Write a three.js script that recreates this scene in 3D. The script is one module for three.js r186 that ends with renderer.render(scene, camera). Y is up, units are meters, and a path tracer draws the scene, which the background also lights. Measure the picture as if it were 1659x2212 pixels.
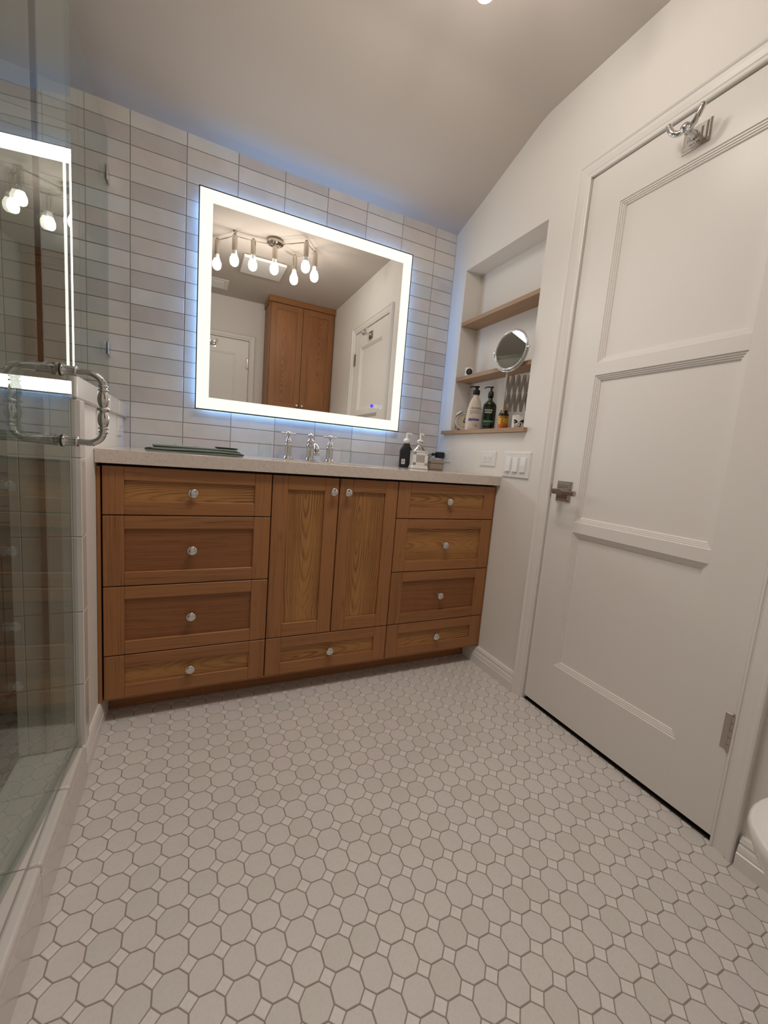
import * as THREE from 'three';
import { RectAreaLightUniformsLib } from 'three/addons/lights/RectAreaLightUniformsLib.js';
import { mergeGeometries } from 'three/addons/utils/BufferGeometryUtils.js';
import { RoundedBoxGeometry } from 'three/addons/geometries/RoundedBoxGeometry.js';

// ------------------------------------------------------------------ camera, lights, exposure
const scene = new THREE.Scene();
scene.background = new THREE.Color(0x000000);
const camera = new THREE.PerspectiveCamera(2 * Math.atan(1106 / 878.2) * 180 / Math.PI, 1659 / 2212, 0.02, 30);
camera.position.set(0.2395, 0.9676, 2.0775);
camera.rotation.order = 'YXZ';
camera.rotation.set(-0.1305, -0.4452, 0.0817);
const renderer = new THREE.WebGLRenderer({ antialias: true });
renderer.toneMapping = THREE.LinearToneMapping;
renderer.toneMappingExposure = 0.94;
renderer.shadowMap.enabled = true;
RectAreaLightUniformsLib.init();
const BULB_CD = 0.085, ADDED_DOWN = 0.50, BULB_COLOR = [1.0, 0.93, 0.87];
const FRONT_LED = 6.5, FRONT_COLOR = [1.0, 0.97, 0.92];
const BACK_LED = 26, BACK_COLOR = [0.17, 0.46, 1.0];

// ------------------------------------------------------------------ measures (metres)
const W = 1.542, L = 2.57, XL = -0.95, H = 2.43;             // right wall, far wall behind the camera, shower side wall, flat ceiling
const KX = -0.032, KZ = 0.835;                               // low wall beside the vanity: room face, end
const CT = 0.928, CB = 0.885, CF = 0.586;                    // worktop top, underside, front
const MX0 = 0.242, MX1 = 1.261, MY0 = 1.119, MY1 = 2.032;    // lit mirror
const TW = 0.2024, TH = 0.0661, TX = -0.0078, TY = 2.1785;   // wall tile grid
const ND = 0.105, NZ0 = 0.125, NZ1 = 0.687, NY0 = 1.130, NY1 = 1.993, DZ0 = 0.888, DZ1 = 1.590, DH = 2.018, DY = 0.018;
const lin = (r, g, b) => new THREE.Color().setRGB(r, g, b);
const hex = (h) => new THREE.Color(h);

let seed = 12345;
const rnd = () => { seed = (seed * 1664525 + 1013904223) >>> 0; return seed / 4294967296; };
const rr = (a, b) => a + (b - a) * rnd();

// ------------------------------------------------------------------ object bookkeeping
const taken = new Map();
function numbered(n) { const k = taken.get(n) || 0; taken.set(n, k + 1); return k ? n + '_' + String(k).padStart(3, '0') : n; }
function shade(o) { o.castShadow = true; o.receiveShadow = true; return o; }
function mesh(name, geo, mat, parent) {
  const m = shade(new THREE.Mesh(Array.isArray(geo) ? merge(geo) : geo, mat));
  m.name = parent ? name : numbered(name); (parent || scene).add(m); return m;
}
function thing(name, label, category, pos = [0, 0, 0], turn = 0, group) {
  const g = new THREE.Group(); g.name = numbered(name); g.position.set(...pos); g.rotation.y = turn;
  g.userData = { label, category }; if (group) g.userData.group = group; scene.add(g); return g;
}
function tag(o, label, category, group) { o.userData.label = label; o.userData.category = category; if (group) o.userData.group = group; return o; }
function struct(name, geo, mat, label) { const m = mesh(name, geo, mat); m.userData.kind = 'structure'; m.userData.label = label; return m; }
function structGroup(name, label, pos = [0, 0, 0], turn = 0) {
  const g = new THREE.Group(); g.name = numbered(name); g.position.set(...pos); g.rotation.y = turn; g.userData = { kind: 'structure', label }; scene.add(g); return g;
}

// ------------------------------------------------------------------ geometry helpers
function clean(g) {
  g = g.index ? g.toNonIndexed() : g;
  for (const k of Object.keys(g.attributes)) if (!['position', 'normal', 'uv'].includes(k)) g.deleteAttribute(k);
  if (!g.attributes.uv) g.setAttribute('uv', new THREE.BufferAttribute(new Float32Array(g.attributes.position.count * 2), 2));
  g.clearGroups(); return g;
}
function merge(list) { return list.length === 1 ? list[0] : mergeGeometries(list.map(clean)); }
function tris(list, uvOff = [0, 0], uvScale = 1) {          // list of [a,b,c] points, flat normals, box-mapped uv in metres
  const p = new Float32Array(list.length * 9), uv = new Float32Array(list.length * 6);
  let k = 0, q = 0; const A = new THREE.Vector3(), B = new THREE.Vector3(), N = new THREE.Vector3();
  for (const t of list) {
    A.set(t[1][0] - t[0][0], t[1][1] - t[0][1], t[1][2] - t[0][2]); B.set(t[2][0] - t[0][0], t[2][1] - t[0][1], t[2][2] - t[0][2]); N.crossVectors(A, B);
    const ax = Math.abs(N.x), ay = Math.abs(N.y), az = Math.abs(N.z);
    for (const v of t) {
      p[k++] = v[0]; p[k++] = v[1]; p[k++] = v[2];
      const [u, w] = az >= ax && az >= ay ? [v[0], v[1]] : ay >= ax ? [v[0], v[2]] : [v[2], v[1]];
      uv[q++] = u * uvScale + uvOff[0]; uv[q++] = w * uvScale + uvOff[1];
    }
  }
  const g = new THREE.BufferGeometry();
  g.setAttribute('position', new THREE.BufferAttribute(p, 3)); g.setAttribute('uv', new THREE.BufferAttribute(uv, 2)); g.computeVertexNormals(); return g;
}
const quad = (a, b, c, d) => [[a, b, c], [a, c, d]];
function cbox(w, h, d, x = 0, y = 0, z = 0, c = 0.001) {       // chamfered box centred at x, y, z
  const X = w / 2, Y = h / 2, Z = d / 2; c = Math.min(c, X * 0.45, Y * 0.45, Z * 0.45);
  const out = []; const add = (...q) => { for (const t of quad(...q)) out.push(t); };
  const P = (sx, sy, sz, ax) => [x + sx * (X - (ax === 0 ? 0 : c)), y + sy * (Y - (ax === 1 ? 0 : c)), z + sz * (Z - (ax === 2 ? 0 : c))];
  for (const s of [-1, 1]) {
    let q = [P(s, -1, -1, 0), P(s, 1, -1, 0), P(s, 1, 1, 0), P(s, -1, 1, 0)]; add(...(s > 0 ? q : q.reverse()));
    q = [P(-1, s, -1, 1), P(-1, s, 1, 1), P(1, s, 1, 1), P(1, s, -1, 1)]; add(...(s > 0 ? q : q.reverse()));
    q = [P(-1, -1, s, 2), P(1, -1, s, 2), P(1, 1, s, 2), P(-1, 1, s, 2)]; add(...(s > 0 ? q : q.reverse()));
  }
  const fix = (t) => {                                         // orient away from the centre
    const n = new THREE.Vector3().subVectors(new THREE.Vector3(...t[1]), new THREE.Vector3(...t[0])).cross(new THREE.Vector3().subVectors(new THREE.Vector3(...t[2]), new THREE.Vector3(...t[0])));
    const m = [(t[0][0] + t[1][0] + t[2][0]) / 3 - x, (t[0][1] + t[1][1] + t[2][1]) / 3 - y, (t[0][2] + t[1][2] + t[2][2]) / 3 - z];
    return n.x * m[0] + n.y * m[1] + n.z * m[2] < 0 ? [t[0], t[2], t[1]] : t;
  };
  for (const a of [-1, 1]) for (const b of [-1, 1]) {
    add(P(a, b, -1, 0), P(a, b, 1, 0), P(a, b, 1, 1), P(a, b, -1, 1));
    add(P(a, -1, b, 0), P(a, 1, b, 0), P(a, 1, b, 2), P(a, -1, b, 2));
    add(P(-1, a, b, 1), P(1, a, b, 1), P(1, a, b, 2), P(-1, a, b, 2));
    for (const e of [-1, 1]) out.push([P(a, b, e, 0), P(a, b, e, 1), P(a, b, e, 2)]);
  }
  return tris(out.map(fix));
}
function slab(x0, x1, y0, y1, z0, z1, c = 0.0008) { return cbox(x1 - x0, y1 - y0, z1 - z0, (x0 + x1) / 2, (y0 + y1) / 2, (z0 + z1) / 2, c); }
function plate(poly, t, c, uvOff = [0, 0]) {                    // convex outline in xy, front face at z = t, chamfered front edge
  const n = poly.length, cx = poly.reduce((s, p) => s + p[0], 0) / n, cy = poly.reduce((s, p) => s + p[1], 0) / n, out = [];
  const ins = poly.map((p, i) => {
    const a = poly[(i + n - 1) % n], b = poly[(i + 1) % n];
    const d1 = [p[0] - a[0], p[1] - a[1]], d2 = [b[0] - p[0], b[1] - p[1]], l1 = Math.hypot(...d1), l2 = Math.hypot(...d2);
    const n1 = [-d1[1] / l1, d1[0] / l1], n2 = [-d2[1] / l2, d2[0] / l2], k = 1 + n1[0] * n2[0] + n1[1] * n2[1];
    return [p[0] + c * (n1[0] + n2[0]) / k, p[1] + c * (n1[1] + n2[1]) / k];
  });
  for (let i = 0; i < n; i++) {
    const j = (i + 1) % n;
    out.push([[cx, cy, t], [...ins[i], t], [...ins[j], t]]);
    out.push(...quad([...poly[i], t - c], [...poly[j], t - c], [...ins[j], t], [...ins[i], t]));
    out.push(...quad([...poly[i], 0], [...poly[j], 0], [...poly[j], t - c], [...poly[i], t - c]));
  }
  return tris(out, uvOff);
}
const rect = (w, h) => [[-w / 2, -h / 2], [w / 2, -h / 2], [w / 2, h / 2], [-w / 2, h / 2]];
function sweep(path, profile, closed = false, side = 1) {       // profile of [offset to the side, z] swept along a path in xy with mitred corners
  const n = path.length, out = [], dir = (a, b) => { const l = Math.hypot(b[0] - a[0], b[1] - a[1]); return [(b[0] - a[0]) / l, (b[1] - a[1]) / l]; };
  const mit = path.map((p, i) => {
    const d1 = closed || i > 0 ? dir(path[(i + n - 1) % n], p) : null, d2 = closed || i < n - 1 ? dir(p, path[(i + 1) % n]) : null;
    const a = d1 || d2, b = d2 || d1, n1 = [a[1] * side, -a[0] * side], n2 = [b[1] * side, -b[0] * side], k = 1 + n1[0] * n2[0] + n1[1] * n2[1];
    return [(n1[0] + n2[0]) / k, (n1[1] + n2[1]) / k];
  });
  const pt = (i, j) => [path[i][0] + mit[i][0] * profile[j][0], path[i][1] + mit[i][1] * profile[j][0], profile[j][1]];
  for (let i = 0; i < (closed ? n : n - 1); i++) for (let j = 0; j < profile.length - 1; j++) {
    const k = (i + 1) % n, q = [pt(i, j), pt(k, j), pt(k, j + 1), pt(i, j + 1)];
    out.push(...quad(...(side > 0 ? q.reverse() : q)));
  }
  if (!closed) for (const [i, s] of [[0, 1], [n - 1, -1]]) for (let j = 1; j < profile.length - 1; j++) {
    const t = [pt(i, 0), pt(i, j), pt(i, j + 1)]; out.push(s * side > 0 ? t : t.reverse());
  }
  return tris(out);
}
function lathe(pts, seg = 32) { return new THREE.LatheGeometry(pts.map((p) => new THREE.Vector2(p[0], p[1])), seg); }
function tube(pts, r, seg = 40, rs = 10, tension = 0.5) { return new THREE.TubeGeometry(new THREE.CatmullRomCurve3(pts.map((p) => new THREE.Vector3(...p)), false, 'catmullrom', tension), seg, r, rs, false); }
function rod(a, b, r, rs = 14) {
  const A = new THREE.Vector3(...a), B = new THREE.Vector3(...b), d = B.clone().sub(A), g = new THREE.CylinderGeometry(r, r, d.length(), rs);
  g.applyQuaternion(new THREE.Quaternion().setFromUnitVectors(new THREE.Vector3(0, 1, 0), d.clone().normalize())); const m = A.add(B).multiplyScalar(0.5); g.translate(m.x, m.y, m.z); return g;
}
function move(g, x, y, z) { g.translate(x, y, z); return g; }
function rbox(w, h, d, r, x = 0, y = 0, z = 0, seg = 3) { const g = new RoundedBoxGeometry(w, h, d, seg, r); g.translate(x, y, z); return g; }
function loft(sections, n = 40, a0 = 0, a1 = Math.PI * 2, pow = 2, caps = true) {   // sections: [y, rx, rz, cx, cz]
  const pos = [], uv = [], idx = [], m = sections.length, closed = a1 - a0 > 6.28;
  const y0 = sections[0][0], y1 = sections[m - 1][0];
  for (const [y, rx, rz, cx = 0, cz = 0] of sections) for (let i = 0; i <= n; i++) {
    const a = a0 + (a1 - a0) * i / n, s = Math.sin(a), c = Math.cos(a), e = 2 / pow;
    pos.push(cx + rx * Math.sign(s) * Math.abs(s) ** e, y, cz + rz * Math.sign(c) * Math.abs(c) ** e); uv.push(i / n, (y - y0) / (y1 - y0 || 1));
  }
  for (let k = 0; k < m - 1; k++) for (let i = 0; i < n; i++) { const a = k * (n + 1) + i, b = a + 1, c = a + n + 1, d = c + 1; idx.push(a, b, d, a, d, c); }
  if (caps && closed) for (const [k, s] of [[0, -1], [m - 1, 1]]) {
    const c = pos.length / 3, S = sections[k]; pos.push(S[3] || 0, S[0], S[4] || 0); uv.push(0.5, 0.5);
    for (let i = 0; i < n; i++) { const a = k * (n + 1) + i; s > 0 ? idx.push(c, a, a + 1) : idx.push(c, a + 1, a); }
  }
  const g = new THREE.BufferGeometry(); g.setAttribute('position', new THREE.Float32BufferAttribute(pos, 3)); g.setAttribute('uv', new THREE.Float32BufferAttribute(uv, 2)); g.setIndex(idx); g.computeVertexNormals();
  if (closed) { const N = g.attributes.normal; for (let k = 0; k < m; k++) { const a = k * (n + 1), b = a + n; const v = new THREE.Vector3(N.getX(a) + N.getX(b), N.getY(a) + N.getY(b), N.getZ(a) + N.getZ(b)).normalize(); N.setXYZ(a, v.x, v.y, v.z); N.setXYZ(b, v.x, v.y, v.z); } }
  return g;
}
function prism(pts, z0, z1, holes = []) {                       // outline in xy extruded from z0 to z1
  const s = new THREE.Shape(pts.map((p) => new THREE.Vector2(...p)));
  for (const h of holes) s.holes.push(new THREE.Path(h.map((p) => new THREE.Vector2(...p))));
  const g = new THREE.ExtrudeGeometry(s, { depth: z1 - z0, bevelEnabled: false, curveSegments: 24 }); g.translate(0, 0, z0); return g;
}

// ------------------------------------------------------------------ computed textures
function hash(x, y, s) { let h = (x * 374761393 + y * 668265263 + s * 2147483647) | 0; h = Math.imul(h ^ (h >>> 13), 1274126177); return ((h ^ (h >>> 16)) >>> 0) / 4294967296; }
function vnoise(x, y, s, px, py) {                              // periodic value noise
  const xi = Math.floor(x), yi = Math.floor(y), fx = x - xi, fy = y - yi, sx = fx * fx * (3 - 2 * fx), sy = fy * fy * (3 - 2 * fy);
  const m = (a, n) => ((a % n) + n) % n, g = (i, j) => hash(m(xi + i, px), m(yi + j, py), s);
  return (g(0, 0) * (1 - sx) + g(1, 0) * sx) * (1 - sy) + (g(0, 1) * (1 - sx) + g(1, 1) * sx) * sy;
}
function dataTex(w, h, f, srgb, metresX = 1, metresY = 1) {
  const d = new Uint8Array(w * h * 4);
  for (let y = 0; y < h; y++) for (let x = 0; x < w; x++) { const c = f(x / w, y / h), k = (y * w + x) * 4; for (let i = 0; i < 3; i++) d[k + i] = Math.max(0, Math.min(255, Math.round((Array.isArray(c) ? c[i] : c) * 255))); d[k + 3] = 255; }
  const t = new THREE.DataTexture(d, w, h); t.wrapS = t.wrapT = THREE.RepeatWrapping; t.magFilter = THREE.LinearFilter; t.minFilter = THREE.LinearMipmapLinearFilter; t.generateMipmaps = true;
  if (srgb) t.colorSpace = THREE.SRGBColorSpace; t.repeat.set(1 / metresX, 1 / metresY); t.needsUpdate = true; return t;
}
function canvasTex(w, h, draw) {
  const c = document.createElement('canvas'); c.width = w; c.height = h; draw(c.getContext('2d'), w, h);
  const t = new THREE.CanvasTexture(c); t.colorSpace = THREE.SRGBColorSpace; t.magFilter = THREE.LinearFilter; t.anisotropy = 4; return t;
}
// oak: growth rings cut by the board face (arches or straight bands) with fine pores along the grain
function oak(kind, s, light, dark) {
  const w = 512, h = 1024;
  return dataTex(w, h, (u, v) => {
    const low = vnoise(u * 3, v * 3, s, 3, 3) - 0.5, wav = vnoise(u * 5, v * 4, s + 1, 5, 4) - 0.5;
    let ring;
    const big = vnoise(u * 2, v * 2, s + 7, 2, 2) - 0.5, mid = vnoise(u * 6, v * 12, s + 8, 6, 12) - 0.5;
    if (kind === 'arch') { const x = (u - 0.5 + 0.16 * big + 0.03 * mid) * 2.0, y = 1 - Math.abs(2 * v - 1); ring = Math.sqrt(x * x * 30 + (0.25 + 2.0 * y + 0.55 * wav + 0.25 * low) ** 2) * 3.6 + low * 1.4 + mid * 0.5; ring += 0.55 * Math.sin(ring * 0.7 + 3 * big) + 0.5 * big; }
    else { ring = u * 19 + low * 3.0 + wav * 0.9 + 0.3 * Math.sin(u * 44); }
    const fr = ring - Math.floor(ring), line = fr < 0.72 ? (fr / 0.72) ** 3.0 : 1 - (fr - 0.72) / 0.28;
    const fib = vnoise(u * 130, v * 9, s + 2, 130, 9), pore = vnoise(u * 190, v * 22, s + 3, 190, 22), por = Math.max(0, pore - 0.62) * 1.9 * (0.35 + line);
    const tone = vnoise(u * 4, v * 2, s + 4, 4, 2);
    let k = (kind === 'arch' ? 0.50 : 0.26) * line * (0.25 + 1.2 * vnoise(u * 7, v * 9, s + 9, 7, 9)) + 0.34 * (fib - 0.36) + 0.55 * por + 0.42 * (tone - 0.45);
    k = Math.max(0, Math.min(1, k));
    return [0, 1, 2].map((i) => light[i] + (dark[i] - light[i]) * k);
  }, true, 0.26, 1.1);
}
const OAKL = [0.715, 0.515, 0.285], OAKD = [0.430, 0.262, 0.120];
const texArch = oak('arch', 11, OAKL, OAKD), texStraight = oak('straight', 31, [0.655, 0.452, 0.268], [0.440, 0.275, 0.148]);
const texPlain = oak('straight', 91, [0.600, 0.390, 0.215], [0.420, 0.245, 0.120]);
const texCabArch = oak('arch', 71, [0.66, 0.44, 0.26], [0.44, 0.27, 0.14]);
const texShelf = oak('straight', 51, [0.675, 0.545, 0.420], [0.545, 0.425, 0.310]);
const texQuartz = dataTex(1536, 1536, (u, v) => {
  const n = vnoise(u * 60, v * 60, 5, 60, 60), f = vnoise(u * 420, v * 420, 6, 420, 420), g = vnoise(u * 230, v * 290, 8, 230, 290), q = vnoise(u * 22, v * 22, 9, 22, 22);
  let c = [0.800, 0.752, 0.712].map((a) => a + (n - 0.5) * 0.03 + (f - 0.5) * 0.05);
  const t = 0.93 - 0.09 * q; if (g > t) { const k = Math.min(0.75, (g - t) * 10 + 0.2); c = c.map((a, i) => a + ([0.50, 0.41, 0.35][i] - a) * k); }
  return c;
}, true, 0.6, 0.6);
const texGlaze = dataTex(512, 512, (u, v) => 0.68 * vnoise(u * 11, v * 13, 21, 11, 13) + 0.32 * vnoise(u * 25, v * 27, 22, 25, 27), false, 0.5, 0.5);
const texGlazeCol = dataTex(512, 512, (u, v) => { const n = vnoise(u * 9, v * 9, 24, 9, 9), m = vnoise(u * 26, v * 26, 25, 26, 26), k = 0.93 + 0.05 * n + 0.02 * m; return [k, k - 0.006 * m, k - 0.012 * n]; }, true, 0.6, 0.6);
const texPeel = dataTex(512, 512, (u, v) => 0.6 * vnoise(u * 120, v * 120, 41, 120, 120) + 0.4 * vnoise(u * 55, v * 55, 42, 55, 55), false, 0.4, 0.4);
const texMatte = dataTex(512, 512, (u, v) => { const n = vnoise(u * 8, v * 8, 61, 8, 8), f = vnoise(u * 170, v * 170, 62, 170, 170), k = 0.945 + 0.035 * n + 0.03 * (f - 0.5); return [k, k, k]; }, true, 0.5, 0.5);
const texTerry = dataTex(256, 256, (u, v) => 0.5 * vnoise(u * 90, v * 90, 81, 90, 90) + 0.5 * vnoise(u * 40, v * 40, 82, 40, 40), false, 0.12, 0.12);

// ------------------------------------------------------------------ materials
const std = (o) => new THREE.MeshStandardMaterial(o), phys = (o) => new THREE.MeshPhysicalMaterial(o);
const M = {
  paint: std({ color: lin(0.80, 0.765, 0.72), roughness: 0.55, bumpMap: texPeel, bumpScale: 0.00014 }),
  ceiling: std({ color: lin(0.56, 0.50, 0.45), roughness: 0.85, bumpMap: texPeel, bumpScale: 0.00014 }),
  gloss: std({ color: lin(0.80, 0.77, 0.73), roughness: 0.32 }),
  grout: std({ color: lin(0.31, 0.262, 0.222), roughness: 0.95 }),
  wallGrout: std({ color: lin(0.36, 0.325, 0.29), roughness: 0.95 }),
  archH: std({ color: lin(0.86, 0.84, 0.84), map: texArch, roughness: 0.42 }), plain: std({ color: lin(0.86, 0.84, 0.84), map: texPlain, roughness: 0.42 }), straight: std({ color: lin(0.84, 0.81, 0.81), map: texStraight, roughness: 0.42 }),
  cabArch: std({ map: texCabArch, roughness: 0.42 }), shelf: std({ map: texShelf, roughness: 0.5 }),
  dark: std({ color: lin(0.012, 0.009, 0.008), roughness: 0.8 }),
  quartz: phys({ map: texQuartz, roughness: 0.16, clearcoat: 0.3, clearcoatRoughness: 0.08 }),
  chrome: std({ color: lin(0.68, 0.68, 0.675), metalness: 1, roughness: 0.07 }),
  nickel: std({ color: lin(0.62, 0.57, 0.51), metalness: 1, roughness: 0.16 }),
  satin: std({ color: lin(0.60, 0.56, 0.51), metalness: 1, roughness: 0.3 }),
  pewter: std({ color: lin(0.46, 0.42, 0.38), metalness: 1, roughness: 0.2 }),
  mirror: std({ color: lin(0.90, 0.90, 0.88), metalness: 1, roughness: 0.0 }),
  black: std({ color: lin(0.012, 0.012, 0.013), roughness: 0.35 }),
  rubber: std({ color: lin(0.015, 0.014, 0.014), roughness: 0.7 }),
  white: std({ color: lin(0.80, 0.79, 0.77), roughness: 0.3 }),
  porcelain: phys({ color: lin(0.82, 0.80, 0.77), roughness: 0.12, clearcoat: 0.5, clearcoatRoughness: 0.03 }),
  plastic: std({ color: lin(0.78, 0.765, 0.74), roughness: 0.38 }),
  slot: std({ color: lin(0.03, 0.028, 0.026), roughness: 0.8 }),
  glass: phys({ color: lin(0.865, 0.91, 0.888), transmission: 1, thickness: 0, roughness: 0, ior: 1.5 }),
  glassEdge: phys({ color: lin(0.018, 0.013, 0.012), roughness: 0.2 }),
  vinyl: phys({ color: lin(0.90, 0.91, 0.905), transmission: 0.97, thickness: 0, roughness: 0.03, ior: 1.3 }),
  tumbler: phys({ color: lin(0.97, 0.985, 0.98), transmission: 1, thickness: 0, roughness: 0, ior: 1.45 }),
};
// wood pieces: uv runs along the grain, each piece at its own place on the board
function grain(g, axis) {
  const p = g.attributes.position, n = g.attributes.normal, uv = g.attributes.uv, ou = rr(0, 3), ov = rr(0, 3);
  for (let i = 0; i < p.count; i++) {
    const P = [p.getX(i), p.getY(i), p.getZ(i)], N = [Math.abs(n.getX(i)), Math.abs(n.getY(i)), Math.abs(n.getZ(i))];
    const rest = [0, 1, 2].filter((a) => a !== axis); const across = N[rest[0]] > N[rest[1]] ? rest[1] : rest[0];
    uv.setXY(i, P[across] + ou, P[axis] + ov);
  }
  return g;
}
function woodFrameParts(parent, x0, x1, y0, y1, zf, t, sw, rt, rb, panelMat, horizontal, name, depth = 0.008) {  // shaker front, returns the panel mesh that carries its frame pieces
  const pg = slab(x0 + sw - 0.006, x1 - sw + 0.006, y0 + rb - 0.006, y1 - rt + 0.006, zf - t + 0.002, zf - depth, 0.0005); grain(pg, horizontal ? 0 : 1);
  centreGrain(pg, horizontal, x0, x1, y0, y1);
  const panel = mesh(name, pg, panelMat, parent);
  for (const [a, b] of [[x0, x0 + sw], [x1 - sw, x1]]) mesh('stile', grain(slab(a, b, y0, y1, zf - t, zf, 0.0014), 1), M.straight, panel);
  mesh('rail', grain(slab(x0 + sw, x1 - sw, y1 - rt, y1, zf - t, zf, 0.0014), 0), M.straight, panel);
  mesh('rail', grain(slab(x0 + sw, x1 - sw, y0, y0 + rb, zf - t, zf, 0.0014), 0), M.straight, panel);
  return panel;
}
function centreGrain(g, horizontal, x0, x1, y0, y1) {          // the arches of a flat-sawn panel sit near its middle
  const p = g.attributes.position, uv = g.attributes.uv, cu = 0.13 + rr(-0.035, 0.035), ov = rr(0, 1.1);
  for (let i = 0; i < p.count; i++) { const a = horizontal ? p.getY(i) - (y0 + y1) / 2 : p.getX(i) - (x0 + x1) / 2, b = horizontal ? p.getX(i) : p.getY(i); uv.setXY(i, a + cu, b + ov); }
}
function knobGeo(r = 0.016, len = 0.028) {                     // axis along +z, base at z = 0
  const g = lathe([[0, 0], [0.0085, 0], [0.0085, 0.003], [0.0055, 0.005], [0.005, len * 0.5], [r * 0.72, len * 0.58], [r * 0.97, len * 0.68], [r, len * 0.76], [r * 0.94, len * 0.86], [r * 0.7, len * 0.95], [r * 0.35, len * 0.99], [0, len]], 28);
  g.rotateX(Math.PI / 2); return g;
}

// ================================================================== THE SETTING
// ---- floor: octagon tiles with square dots in a grout bed
const PITCH = 0.0586, PHI = 0.009, FO = [0.6008, 1.4243];      // a dot centre
const floor = struct('floor', slab(KX - 0.12, W + 0.12, -0.08, -0.0012, -0.05, L + 0.1), M.grout, 'bathroom floor of white octagon and dot mosaic in taupe grout');
{
  const g = 0.00125, a = PITCH / 2 - g, cut = PITCH * 0.3, b = PITCH / 2 - cut + g * 0.41;
  const octPoly = [[-b, -a], [b, -a], [a, -b], [a, b], [b, a], [-b, a], [-a, b], [-a, -b]], r = cut - g * 1.414 - 0.0002;
  const dotPoly = [[0, -r], [r, 0], [0, r], [-r, 0]];
  const geo = (poly, n) => Array.from({ length: n }, (_, i) => { const q = plate(poly, 0.003, 0.0008, [rr(0, 1), rr(0, 1)]); q.rotateX(-Math.PI / 2); q.translate(0, -0.003, 0); return q; });
  const og = geo(octPoly, 4), dg = geo(dotPoly, 2);
  const cols = [[0.50, 0.452, 0.405], [0.512, 0.456, 0.415], [0.485, 0.447, 0.398], [0.50, 0.443, 0.408]].map((c) => std({ color: lin(c[0] * 1.44, c[1] * 1.49, c[2] * 1.56), map: texMatte, roughness: 0.42 }));
  const dots = [[0.60, 0.56, 0.51], [0.58, 0.545, 0.50]].map((c) => std({ color: lin(c[0] * 1.36, c[1] * 1.38, c[2] * 1.43), map: texMatte, roughness: 0.42 }));
  const at = (i, j) => [FO[0] + PITCH * (i * Math.cos(PHI) + j * Math.sin(PHI)), FO[1] + PITCH * (-i * Math.sin(PHI) + j * Math.cos(PHI))];
  camera.updateMatrixWorld(); const inv = camera.matrixWorld.clone().invert(), v = new THREE.Vector3();
  const seen = (x, z) => { v.set(x, 0, z).applyMatrix4(inv); if (v.z > -0.1) return 0; const u = 878.2 * v.x / -v.z, w = 878.2 * v.y / -v.z; if (Math.abs(u) > 850 || Math.abs(w) > 1130) return 0; return 1 / Math.pow(-v.z, 3); };
  const kinds = { octagon_tile: [], dot_tile: [] };
  for (let i = -14; i < 20; i++) for (let j = -18; j < 24; j++) for (const [kind, di] of [['dot_tile', 0], ['octagon_tile', 0.5]]) {
    const [x, z] = at(i + di, j + di); if (x < -0.05 || x > W + 0.03 || z < 0.44 || z > L + 0.03) continue;
    kinds[kind].push({ x, z, s: seen(x, z), n: Math.floor(rnd() * 4) });
  }
  for (const [kind, list] of Object.entries(kinds)) {
    list.sort((p, q) => q.s - p.s);
    const G = kind === 'octagon_tile' ? og : dg, Ms = kind === 'octagon_tile' ? cols : dots, rest = Ms.map(() => []);
    list.forEach((t, k) => {
      if (k < 300) { const m = mesh(kind, G[t.n % G.length], Ms[t.n % Ms.length], floor); m.position.set(t.x, 0, t.z); m.rotation.y = PHI; }
      else { const q = G[t.n % G.length].clone(); q.rotateY(PHI); q.translate(t.x, 0, t.z); rest[t.n % Ms.length].push(q); }
    });
    rest.forEach((q, k) => { if (q.length) mesh(kind === 'octagon_tile' ? 'octagon_tile_field' : 'dot_tile_field', q, Ms[k], floor).userData.kind = 'stuff'; });
  }
}
struct('gap_shade_3', slab(W + 0.001, W + 0.118, -0.002, 0.0022, 0.868, 1.610), std({ color: lin(0.02, 0.013, 0.009), roughness: 0.6 }), 'added near-black strip painting the shaded gap under the door on the right wall');  // slab added in near-black to paint the shade below the door
// ---- shower floor
{
  const f = struct('floor_shower', slab(XL, -0.15, -0.08, 0.028, -0.02, 1.9), M.grout, 'shower floor of white octagon mosaic behind the glass door');
  const g = 0.00125, a = PITCH / 2 - g, b = PITCH * 0.2; const poly = [[-b, -a], [b, -a], [a, -b], [a, b], [b, a], [-b, a], [-a, b], [-a, -b]];
  const out = []; for (let i = 0; i < 13; i++) for (let j = 0; j < 25; j++) { const q = plate(poly, 0.003, 0.0008); q.rotateX(-Math.PI / 2); q.translate(-0.185 - i * PITCH, 0.0265, 0.3 + j * PITCH); out.push(q); }
  mesh('octagon_tile_field', out, std({ color: lin(0.55, 0.53, 0.50), map: texMatte, roughness: 0.3 }), f).userData.kind = 'stuff';
}
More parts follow.
